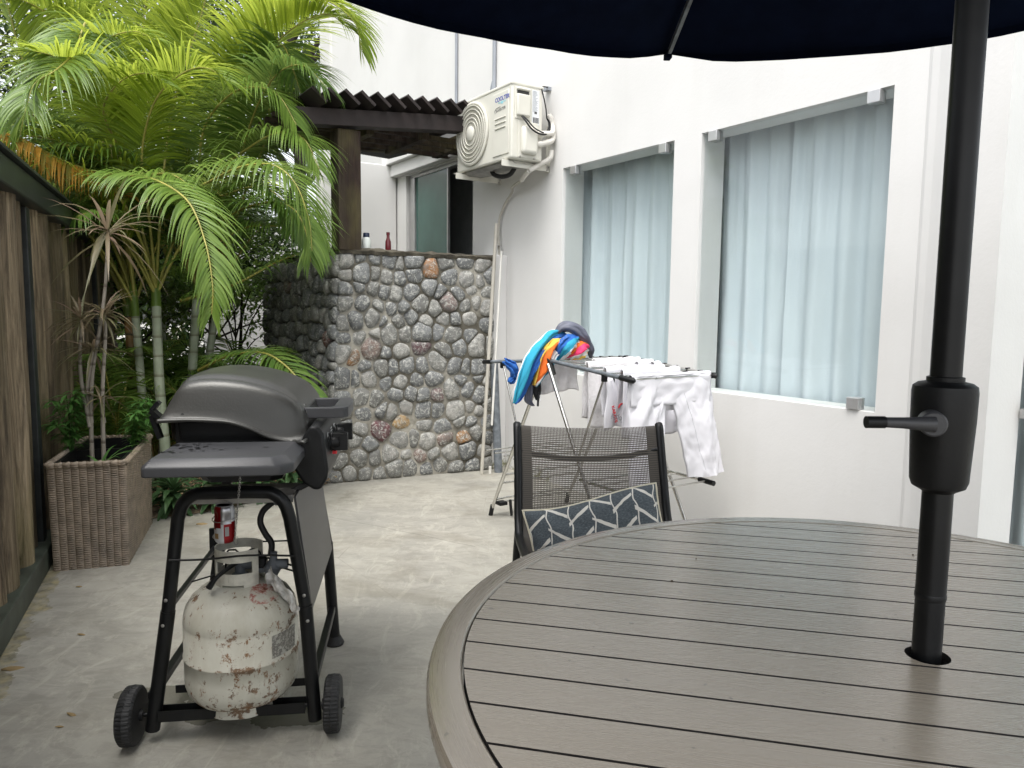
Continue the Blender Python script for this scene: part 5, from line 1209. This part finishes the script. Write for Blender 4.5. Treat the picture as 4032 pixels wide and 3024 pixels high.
A0 = math.atan2(2.273-.900, .449-TC_.x)
cv = MB()
NP, NR = 16, 14
for k in range(8):
    a0, a1 = A0+k*math.pi/4, A0+(k+1)*math.pi/4
    def fn(u, v, a0=a0, a1=a1):
        r = .09+(RU-.09)*v; p0 = Vector((math.cos(a0), math.sin(a0), 0))*r; p1 = Vector((math.cos(a1), math.sin(a1), 0))*r
        p = p0.lerp(p1, u); z = ZH-(ZH-ZE)*v; sag = 4*u*(1-u)*(.035*v)*(1.0)
        hem = .010*max(0, (v-.93)/.07)
        return Vector((p.x, p.y, z-sag-.0-hem*.4+.004*v*noise.noise(Vector((p.x*7, p.y*7, 2)))))
    cv.grid(fn, NP, NR)
    def hf(u, v, a0=a0, a1=a1):
        q = fn(u, 1, a0, a1); q2 = Vector((q.x, q.y, 0)).normalized(); w = 4*u*(1-u)
        return q-Vector((0, 0, 1))*(.022*v)*(.25+.75*min(1, w*2))-q2*.004*v
    cv.grid(hf, NP, 2)
cv.build('canopy', M['navy'], um, smooth=60)
vt = MB(); vt.lathe([(.0001, 2.47), (.08, 2.455), (.25, 2.40)], seg=8); vt.build('vent_cap', M['navy'], um)
MB().lathe([(.012, 2.45), (.018, 2.47), (.02, 2.49), (.010, 2.52), (.0001, 2.525)], seg=16).build('finial', M['black'], um, smooth=50)
MB().lathe([(.022, 2.33), (.045, 2.335), (.045, 2.36), (.022, 2.365)], seg=24).build('hub', M['blackp'], um, smooth=40)
MB().lathe([(.022, 1.93), (.04, 1.935), (.04, 1.965), (.022, 1.97)], seg=24).build('runner', M['blackp'], um, smooth=40)
for k in range(8):
    a = A0+k*math.pi/4; c_, s_ = math.cos(a), math.sin(a)
    rb = MB(); rb.bar((.03*c_, .03*s_, ZH-.04), ((RU-.03)*c_, (RU-.03)*s_, ZE-.008), .010, .016); ro_ = rb.build('rib', M['slate'], um)
    MB().bar((.04*c_, .04*s_, 1.95), (.62*c_, .62*s_, ZH-.04-(ZH-ZE)*.45), .010, .014).build('strut', M['slate'], ro_)
    MB().box(((RU-.012)*c_, (RU-.012)*s_, ZE-.016), (.03, .018, .016), a).build('tip_pocket', M['navy'], ro_)
bs = MB(); bs.lathe([(.23, 0), (.24, .02), (.235, .05), (.10, .075), (.03, .085), (.028, .40), (.02, .40)], seg=48)
o = bs.build('umbrella_base', M['black'], smooth=40); o.location = (TC_.x, .900, 0); tag(o, 'round black umbrella base on the floor under the table', 'umbrella base')

# ------------------------------------------------------------------ chair + pillow
chx = (Vector((.495, 2.525, 0))-Vector((.030, 2.505, 0))).normalized(); CTH = math.atan2(chx.y, chx.x)
ch_ = emp('patio_chair', 'brown woven sling patio chair pushed in at the far side of the table', 'chair', (.270, 2.40, 0), CTH)
def side(sx):
    return [(sx*.246, .120, .757), (sx*.246, .100, .735), (sx*.245, .033, .61), (sx*.246, -.02, .50), (sx*.246, -.07, .44), (sx*.244, -.13, .42), (sx*.232, -.35, .43), (sx*.230, -.46, .44)]
for sx in (-1, 1):
    MB().tube(side(sx), .0138, 14, smooth=6).build('side_frame', M['black'], ch_, smooth=60)
    MB().tube([(sx*.245, -.42, .425), (sx*.25, -.44, .2), (sx*.255, -.45, .012), (sx*.255, -.45, 0)], .0135, 12, smooth=4).build('leg', M['black'], ch_, smooth=60)
    MB().tube([(sx*.245, -.05, .45), (sx*.25, .04, .25), (sx*.255, .12, .01), (sx*.255, .12, 0)], .0135, 12, smooth=4).build('leg', M['black'], ch_, smooth=60)
MB().tube([(-.255, .10, .05), (.255, .10, .05)], .010, 10).build('stretcher', M['black'], ch_)
MB().tube([(-.240, .072, .672), (-.12, .100, .645), (0, .106, .640), (.12, .100, .648), (.240, .072, .680)], .009, 10, smooth=5).build('back_brace', M['black'], ch_, smooth=60)
cvp = catmull(side(1), 8)
def slf(a, b_):
    def fn(u, v):
        i = (a+(b_-a)*v)*(len(cvp)-1); k = int(min(i, len(cvp)-2)); p = cvp[k].lerp(cvp[k+1], i-k); c = 4*u*(1-u)
        nb = Vector((0, .9, -.35)) if v > .0 else Vector((0, 1, 0))
        return Vector(((u-.5)*2*(p.x-.012), p.y+.014*c, p.z-.012*c+(.0)))
    return fn
q = MB(); q.grid(slf(.50, .035), 40, 30); q.build('back_sling', M['sling'], ch_, smooth=180)
q = MB(); q.grid(slf(.99, .50), 30, 20); q.build('seat_sling', M['sling'], ch_, smooth=180)

pw = emp('throw_pillow', 'dark slate pillow with white chevron lines resting on the patio chair', 'pillow', (.268, 2.18, .455))
pw.rotation_euler = (R(62), R(-10.5), R(2))
PWX, PWY = .212, .135
def pil(sgn):
    def fn(u, v):
        x, y = 2*u-1, 2*v-1; e = (1-abs(x)**2.6)*(1-abs(y)**2.6); pinch = 1-.06*(1-abs(y)**2)*abs(x)**3; pinch2 = 1-.09*(1-abs(x)**2)*abs(y)**2
        wr = .006*noise.noise(Vector((x*4, y*4, sgn*3)))+.004*math.sin(9*x+3*y)*abs(x)
        return Vector((x*PWX*pinch, y*PWY*pinch2+.010*math.sin(x*2.6)*(y > 0), sgn*(.058*max(e, 0)**.5+wr*min(1, e*6))))
    return fn
q = MB(); q.grid(pil(1), 44, 34); q.grid(pil(-1), 44, 34); q.build('cover', M['pillow'], pw, smooth=180)
q = MB(); f0 = pil(0); bd = [f0(i/24, 0) for i in range(24)]+[f0(1, i/18) for i in range(18)]+[f0(1-i/24, 1) for i in range(24)]+[f0(0, 1-i/18) for i in range(19)]
q.tube(bd, .0038, 8, cap=False); q.build('piping', M['cream'], pw, smooth=60)

# ------------------------------------------------------------------ drying rack (local x = s-2.92, y = n-.485)
SR, NR_ = 2.92, .485
rk_ = emp('drying_rack', 'folding metal drying rack with black joints standing by the white wall', 'drying rack', W(SR, NR_), TH)
def rl_(s, n, z): return Vector((s-SR, n-NR_, z))
yN, yF = .745, .235
def wz(s): return .900-.075*abs(s-SR)
for y in (yN, yF):
    for sg in (-1, 1):
        e_ = SR+sg*.62
        MB().tube([rl_(SR+sg*.03, y, .900), rl_(e_-sg*.07, y, wz(e_-sg*.07))], .0095, 12).build('wing_tube', M['steel'] if y == yF else M['slate'], rk_, smooth=60)
        MB().tube([rl_(e_-sg*.09, y, wz(e_-sg*.09)), rl_(e_-sg*.008, y, wz(e_)), rl_(e_, y, wz(e_))], [.0125, .0125, .006], 12).build('end_cap', M['blackp'], rk_, smooth=40)
        lx = SR+sg*.50
        MB().tube([rl_(SR+sg*.015, y+(.012 if y == yN else -.012), .885), rl_(lx, y+(.012 if y == yN else -.012), .03)], .0095, 12).build('leg', M['chrome'], rk_, smooth=60)
        MB().tube([rl_(lx-sg*.012, y+(.012 if y == yN else -.012), .062), rl_(lx+sg*.008, y+(.012 if y == yN else -.012), 0)], .0125, 10).build('foot', M['blackp'], rk_, smooth=40)
        MB().tube([rl_(SR+sg*.015, y, .90), rl_(SR+sg*.045, y, .835)], .0135, 10).build('joint', M['blackp'], rk_, smooth=40)
        if sg < 0 or y == yN:
            sx_ = SR+sg*.42
            MB().tube([rl_(sx_, y-.005, wz(sx_)-.01), rl_(SR+sg*.25, y-.005, .47)], .0055, 10).build('strut', M['chrome'], rk_, smooth=60)
            MB().box(rl_(sx_, y-.003, wz(sx_)-.016), (.022, .022, .04)).build('strut_clip', M['blackp'], rk_, bevel=.003)
    MB().lathe([(.021, -.012), (.021, .012)], rl_(SR, y, .893), 18, (0, 1, 0)).build('hinge', M['blackp'], rk_, bevel=.003)
rods = [SR-.045-.0785*i for i in range(8)]+[SR+.045+.0785*i for i in range(8)]
for s in rods:
    s = max(min(s, SR+.60), SR-.60); MB().tube([rl_(s, yN, wz(s)+.002), rl_(s, yF, wz(s)+.002)], .0048, 8).build('rod', M['chrome'], rk_, smooth=60)
    b = MB(); b.box(rl_(s, yF, wz(s)), (.012, .022, .026)); b.build('rod_clip', M['blackp'], rk_)
for sg in (-1, 1):   # lower shelves
    for k in range(4):
        s = SR+sg*(.30+.095*k); z_ = .355+.0*k
        MB().tube([rl_(s, yN, z_), rl_(s, yF, z_)], .0045, 8).build('lower_rod', M['chrome'], rk_, smooth=60)
    if sg < 0:
        for y in (yN-.005, yF+.005):
            MB().tube([rl_(SR+sg*.26, y, .355), rl_(SR+sg*.56, y, .355)], .008, 10).build('lower_tube', M['chrome'], rk_, smooth=60)
            MB().tube([rl_(SR+sg*.54, y, .355), rl_(SR+sg*.63, y, .352)], .0125, 10).build('end_cap', M['blackp'], rk_, smooth=40)
for z_, s in ((.07, SR+.495), (.10, SR+.47), (.20, SR+.42), (.25, SR+.40)): MB().tube([rl_(s, yN, z_), rl_(s, yF, z_)], .006, 8).build('cross_bar', M['chrome'], rk_, smooth=60)
MB().box(rl_(SR+.46, yN-.03, .075), (.05, .05, .02)).build('leg_clip', M['blackp'], rk_, bevel=.004)
MB().bar(rl_(SR+.42, yN-.06, .10), rl_(SR+.41, yN-.065, .01), .016, .012).build('leg_clip', M['blackp'], rk_, bevel=.003)

# clothes
def cloth(name, lab, cat, sr, na, nb, front, back, mat, seed, wav=.012, skew=0., thick=.0035, taper=0., zoff=0., group=None, bottom=None):
    """folded over the rod at s=sr; 'front' hangs on the camera side"""
    zr = wz(sr)+.009+zoff; r0 = .012; ph = seed*1.7; tot = front+back+math.pi*r0
    org = W(sr, (na+nb)/2, zr)
    def fn(u, v):
        fr = front*(bottom(u) if bottom else 1); d = v*(fr+back+math.pi*r0)-fr
        y = (na-nb)*(.5-u)
        if d < 0: x, z = -r0, d; side_ = -1
        elif d < math.pi*r0: t_ = d/r0; x, z = -r0*math.cos(t_), r0*math.sin(t_)-.0; side_ = 0
        else: x, z = r0, -(d-math.pi*r0); side_ = 1
        dep = min(1, max(0, -z)/.15); y *= 1+taper*dep*max(0, -z)
        x += side_*(.004+wav*.5)*dep+wav*dep*math.sin(u*11+ph+z*4)+wav*.6*dep*math.sin(u*27+ph*2-z*9)+.016*noise.noise(Vector((u*5, z*7, seed)))*dep+.007*noise.noise(Vector((u*13, z*15, seed+5)))*dep
        x -= .02*dep*(-z)*(side_ == -1)
        z += .006*noise.noise(Vector((u*7, seed, 1)))+(.02*noise.noise(Vector((u*3, seed, 8))) if side_ and abs(d) > .05 else 0)
        return Vector((x, y+skew*max(0, -z), z))
    q = MB(); q.grid(fn, 40, 44); o = q.build(name, mat, smooth=180, solid=thick); o.location = org; o.rotation_euler = (0, 0, TH)
    return tag(o, lab, cat, group)
cloth('hand_towel', 'small white towel with an embroidered edge hanging near the rack hinge', 'towel', SR+.10, .79, .50, .17, .12, M['terry'], 1, group='white laundry on the rack')
cloth('bath_towel', 'long white terry towel hanging over the second rod behind the chair', 'towel', SR-.20, .665, .24, .30, .26, M['terry'], 2, .010, thick=.008, group='white laundry on the rack')
cloth('bath_towel', 'white terry towel folded over the rod nearest the middle of the rack', 'towel', SR-.125, .56, .26, .10, .12, M['terry'], 3, .006, thick=.008, group='white laundry on the rack')
crest = cloth('tshirt', 'white shirt with a red square print folded over a rod', 'shirt', SR-.36, .69, .32, .27, .22, M['white'], 4, .008, group='white laundry on the rack')
cloth('karate_jacket', 'plain white cotton jacket hanging just behind the trousers', 'jacket', SR-.44, .66, .30, .30, .25, M['white'], 5, .010, group='white laundry on the rack')
cloth('face_cloth', 'small white cloth crumpled on the rods in the middle of the rack', 'cloth', SR-.28, .42, .34, .035, .05, M['white'], 6, .012, zoff=.006, group='white laundry on the rack')
cloth('white_sock', 'tiny white sock laid across a rod near the far side of the rack', 'sock', SR-.28, .315, .265, .03, .05, M['white'], 7, .006, group='white laundry on the rack')
# red print on the folded shirt, sits on the camera side just under the rod
pr_ = MB(); pr_.grid(lambda u, v: (-.020-.003*v, .045-.09*u, -.004-.022*v+.004*(1-v)), 4, 3); pr_.build('red_print', M['red'], crest)
text('print_letter', 'R', .030, M['white'], crest, (-.0262, .010, -.024), (0, -1, 0), (0, 0, 1), bold=.0008)
flap = emp('hanging_uniform', 'white pointed collar flap with red and grey lettering and a black strap', 'garment', W(SR-.36, .66, wz(SR-.36)))
q = MB()
def fl_(u, v):
    y0 = .055-.0*v; ww = .03+.10*min(1, v*1.5)-.03*max(0, v-.75)*4
    return Vector((-.032-.012*math.sin(v*3)-.006*math.sin(u*6), y0*.2+.02-ww*(u-.25)*1.0, -.03-.24*v+.03*u*v))
q.grid(fl_, 14, 18); q.build('flap', M['white'], flap, smooth=180, solid=.004); flap.rotation_euler = (0, 0, TH)
text('flap_text', 'KARATE', .022, M['red'], flap, (-.052, .028, -.155), (0, -.3, -1), (0, -1, .3), bold=.0004)
text('script_text', 'Sophi', .038, M['conduit'], flap, (-.052, -.055, -.215), (0, 1, .35), (0, .35, -1))
MB().tube([(-.05, -.015, -.165), (-.05, -.025, -.15), (-.05, -.045, -.150), (-.05, -.055, -.172)], .004, 6, smooth=3).build('red_logo', M['red'], flap)
q = MB(); q.box((-.024, -.002, -.05), (.004, .016, .085)); q.box((-.026, -.002, -.092), (.012, .02, .008)); q.build('strap', M['black_cloth'], flap)

# trousers on the last rod
trs = emp('trousers', 'white cotton trousers hanging over the end rod of the rack', 'trousers', W(SR-.585, .485, wz(SR-.585)+.010), TH)
def sheet(fn_edge, seed, side_, nu=34, nv=40):
    def fn(u, v):
        n0, n1, z_ = fn_edge(v); y = n0+(n1-n0)*u; dep = min(1, v*5)
        puff = .020*math.sin(math.pi*u)*min(1, v*2)
        x = side_*(.002+.008*math.sin(math.pi*u)**.5+puff)+.007*dep*math.sin(u*9+seed+v*3)+.013*dep*noise.noise(Vector((u*2.5+seed, v*5+u*3, seed)))+.005*dep*noise.noise(Vector((u*11, v*13+seed, 3)))
        x += -.010*dep*v
        return Vector((x, y, z_))
    return fn
def leg1(v): z_ = -.50*v; return (.255+.0*v, .255-.235+.03*min(1, v*3)+.055*max(0, v-.3), z_)       # near leg (n larger)
def leg2(v): z_ = -.475*v; k = max(0, v-.25)/.75; return (.035-.03*min(1, v*3)-.115*k, -.235-.115*v, z_)
q = MB()
for lf_, sd1 in ((leg1, 1.), (leg2, 4.)):
    for sdv in (-1, 1): q.grid(sheet(lf_, sd1, sdv), 30, 40)
def yoke(u, v):
    z_ = -.13*v; y = .255-.49*u; return Vector((-.011-.004*math.sin(math.pi*u)*v+.002*math.sin(u*23)*v+.006*noise.noise(Vector((u*8, v*5, 2))), y, z_*(1 if .3 < u < .7 else 1)))
q.grid(lambda u, v: Vector((.012*math.cos(math.pi*(1-v)), .255-.49*u+.0*v, .010*math.sin(math.pi*v)+.003*noise.noise(Vector((u*14, 1, 1))))), 40, 8)
q.grid(yoke, 40, 12); q.grid(lambda u, v: Vector((.014, .255-.49*u, -.16*v)), 20, 6)
q.build('fabric', M['white'], trs, smooth=180, solid=.003)
hm_ = MB(); hm_.grid(lambda u, v: sheet(leg2, 4., -1)(u, .93+.07*v)+Vector((-.0035, 0, 0)), 30, 3); hm_.build('hem', M['white'], trs, smooth=180)
sm_ = MB(); sm_.tube([sheet(leg2, 4., -1)(.30+.06*k/20, .12+.85*k/20)+Vector((-.002, 0, 0)) for k in range(21)], .0018, 5); sm_.tube([sheet(leg1, 1., -1)(.86-.10*k/20, .12+.85*k/20)+Vector((-.002, 0, 0)) for k in range(21)], .0018, 5); sm_.build('seam', M['grey_cloth'] if False else M['white'], trs)
text('waist_print', 'A-', .016, M['greyprint'], trs, (-.034, .14, -.012), (0, -1, 0), (0, 0, 1))

# striped towel heap
tw = emp('striped_towel', 'crumpled beach towel with blue orange yellow and white stripes on the rack', 'towel', W(3.0, .7, .90), TH)
def tl(n, z, s=3.0): return Vector((s-3.0, n-.7, z-.90))
# two hanging folds and a rumpled heap, all one cloth
q = MB()
def fold(cp_, wd_, u0, u1, sd_, depth_=.6):
    cl = catmull([tl(*c) for c in cp_], 8)
    def ln(u, v):
        i = v*(len(cl)-1); k = int(min(i, len(cl)-2)); p = cl[k].lerp(cl[k+1], i-k); d = (cl[k+1]-cl[k]).normalized()
        j = v*(len(wd_)-1); kk = int(min(j, len(wd_)-2)); ww = wd_[kk]+(wd_[kk+1]-wd_[kk])*(j-kk)
        sdd = Vector((1, 0, 0)).cross(d).normalized(); a = math.pi*(u*1.25-.1)
        rid = abs(noise.noise(Vector((u*5.5+sd_, v*2.2, sd_))))
        return p+sdd*(-math.cos(a))*ww*(1+.12*noise.noise(Vector((v*7, sd_, u*2))))+Vector((-1, 0, 0))*(math.sin(a)*ww*depth_-.030*rid+.007*math.sin(u*17+v*6+sd_))+Vector((0, 0, .006*noise.noise(Vector((u*9, v*9, sd_)))))
    n0 = len(q.v); q.grid(ln, 40, 60)
    for i in range(n0, len(q.v)):
        a_, b_ = q.uv[i]; q.uv[i] = (u0+(u1-u0)*min(1, max(0, (1-a_-.12)/.70)), b_)
fold([(.60, 1.03, 2.985), (.68, 1.015, 2.975), (.76, .965, 2.955), (.825, .90, 2.945), (.858, .82, 2.95), (.885, .74, 2.965), (.905, .692, 2.97)], [.020, .030, .036, .042, .040, .030, .006], .30, .01, 1.)
fold([(.63, .985, 2.955), (.685, .965, 2.945), (.735, .915, 2.935), (.768, .85, 2.94), (.80, .775, 2.955)], [.024, .038, .044, .036, .008], .50, .285, 2.)
fold([(.66, .90, 2.965), (.64, .95, 2.935), (.60, .985, 2.93), (.55, 1.0, 2.94)], [.030, .050, .045, .020], .80, .50, 3., .8)
fold([(.60, .905, 2.955), (.565, .935, 2.93), (.52, .955, 2.93), (.485, .95, 2.94)], [.020, .040, .042, .018], 1., .74, 4., .8)
fold([(.93, .90, 3.03), (.90, .87, 3.0), (.885, .82, 3.0), (.91, .79, 3.01)], [.012, .022, .020, .008], .13, .01, 5., .5)
q.build('fabric', M['towel'], tw, smooth=180, solid=.005)
# charcoal swim shorts on top and hanging strap
gs = emp('swim_shorts', 'charcoal grey swim shorts with a black drawstring piled over the striped towel', 'shorts', W(3.0, .7, .90), TH)
q = MB()
g1 = catmull([tl(.655, 1.035, 2.98), tl(.62, 1.062, 2.97), tl(.56, 1.055, 2.955), tl(.51, 1.01, 2.94), tl(.465, .95, 2.94), tl(.452, .905, 2.95)], 7); gw = [.016, .036, .046, .042, .034, .010]
def gf(u, v):
    i = v*(len(g1)-1); k = int(min(i, len(g1)-2)); p = g1[k].lerp(g1[k+1], i-k); d = (g1[k+1]-g1[k]).normalized(); j = v*(len(gw)-1); kk = int(min(j, len(gw)-2)); ww = gw[kk]+(gw[kk+1]-gw[kk])*(j-kk)
    sdd = Vector((1, 0, 0)).cross(d).normalized(); a = math.pi*(u*1.3-.15); r = 1+.30*noise.noise(Vector((u*5, v*5, 4)))+.09*math.sin(u*14+v*9)-.22*abs(noise.noise(Vector((u*6+2, v*4, 8))))
    return p+sdd*math.cos(a)*ww*.62*r+Vector((-1, 0, 0))*math.sin(a)*ww*.8*r
q.grid(gf, 34, 44)
def hang(pts, w0, seed):
    c = catmull(pts, 7)
    def fn(u, v):
        i = v*(len(c)-1); k = int(min(i, len(c)-2)); p = c[k].lerp(c[k+1], i-k); ww = w0*(1-.75*max(0, v-.6)/.4)
        return p+Vector((-.010*math.sin(math.pi*u)-.006*math.sin(u*11+seed+v*4), (u-.5)*ww*2, .0))
    return fn
q.grid(hang([tl(.70, .905, 2.975), tl(.745, .885, 2.96), tl(.76, .84, 2.965), tl(.775, .78, 2.97)], .035, 1), 14, 24)
q.grid(hang([tl(.80, .83, 2.985), tl(.808, .76, 2.985), tl(.815, .70, 2.985), tl(.79, .672, 2.985)], .028, 2), 14, 24); q.build('fabric', M['grey_cloth'], gs, smooth=180, solid=.003)
q = MB(); q.grid(hang([tl(.765, .88, 2.978), tl(.77, .80, 2.975), tl(.772, .74, 2.972), tl(.772, .70, 2.972)], .026, 3), 10, 16); q.tube([tl(.775, .74, 2.955), tl(.778, .70, 2.955), tl(.780, .672, 2.955)], .0055, 8); q.build('black_lining', M['black_cloth'], gs, smooth=60)
text('strap_text', 'BOGI', .013, M['paper'], gs, tl(.772, .700, 2.938), (0, 0, 1), (0, 1, 0))

# ------------------------------------------------------------------ small dry leaves on the floor
def dry(name, lab, x, y, L, a, seed, mat='litter'):
    q = MB(); r = random.Random(seed)
    blade(q, (0, 0, .004), (1, 0, .35), L, L*.36, .9, 8, .7, side=(0, 1, 0), taper=.4); o = q.build(name, M[mat], smooth=60, solid=.001); o.location = (x, y, .001); o.rotation_euler = (0, 0, a); tag(o, lab, 'leaf', 'dry leaves on the patio')
dry('dry_leaf', 'large curled brown leaf by the foot of the log fence', -1.60, 2.215, .10, .35, 1)
dry('dry_leaf', 'small brown leaf on the concrete left of the grill wheel', -1.245, 1.97, .04, -.2, 2)
dry('dry_leaf', 'little dark leaf scrap nearest the camera beside the left wheel', -1.235, 1.90, .025, .4, 3)
dry('dry_leaf', 'small brown leaf on the concrete between planter and grill', -1.51, 2.47, .035, .1, 4)
dry('dry_leaf', 'pale tan leaf on the concrete behind the rear grill leg', -1.66, 3.79, .09, .3, 5)
dry('dry_leaf', 'tiny leaf scrap in front of the wicker planter', -1.77, 2.90, .03, .8, 6)
print('objects', len(bpy.data.objects))
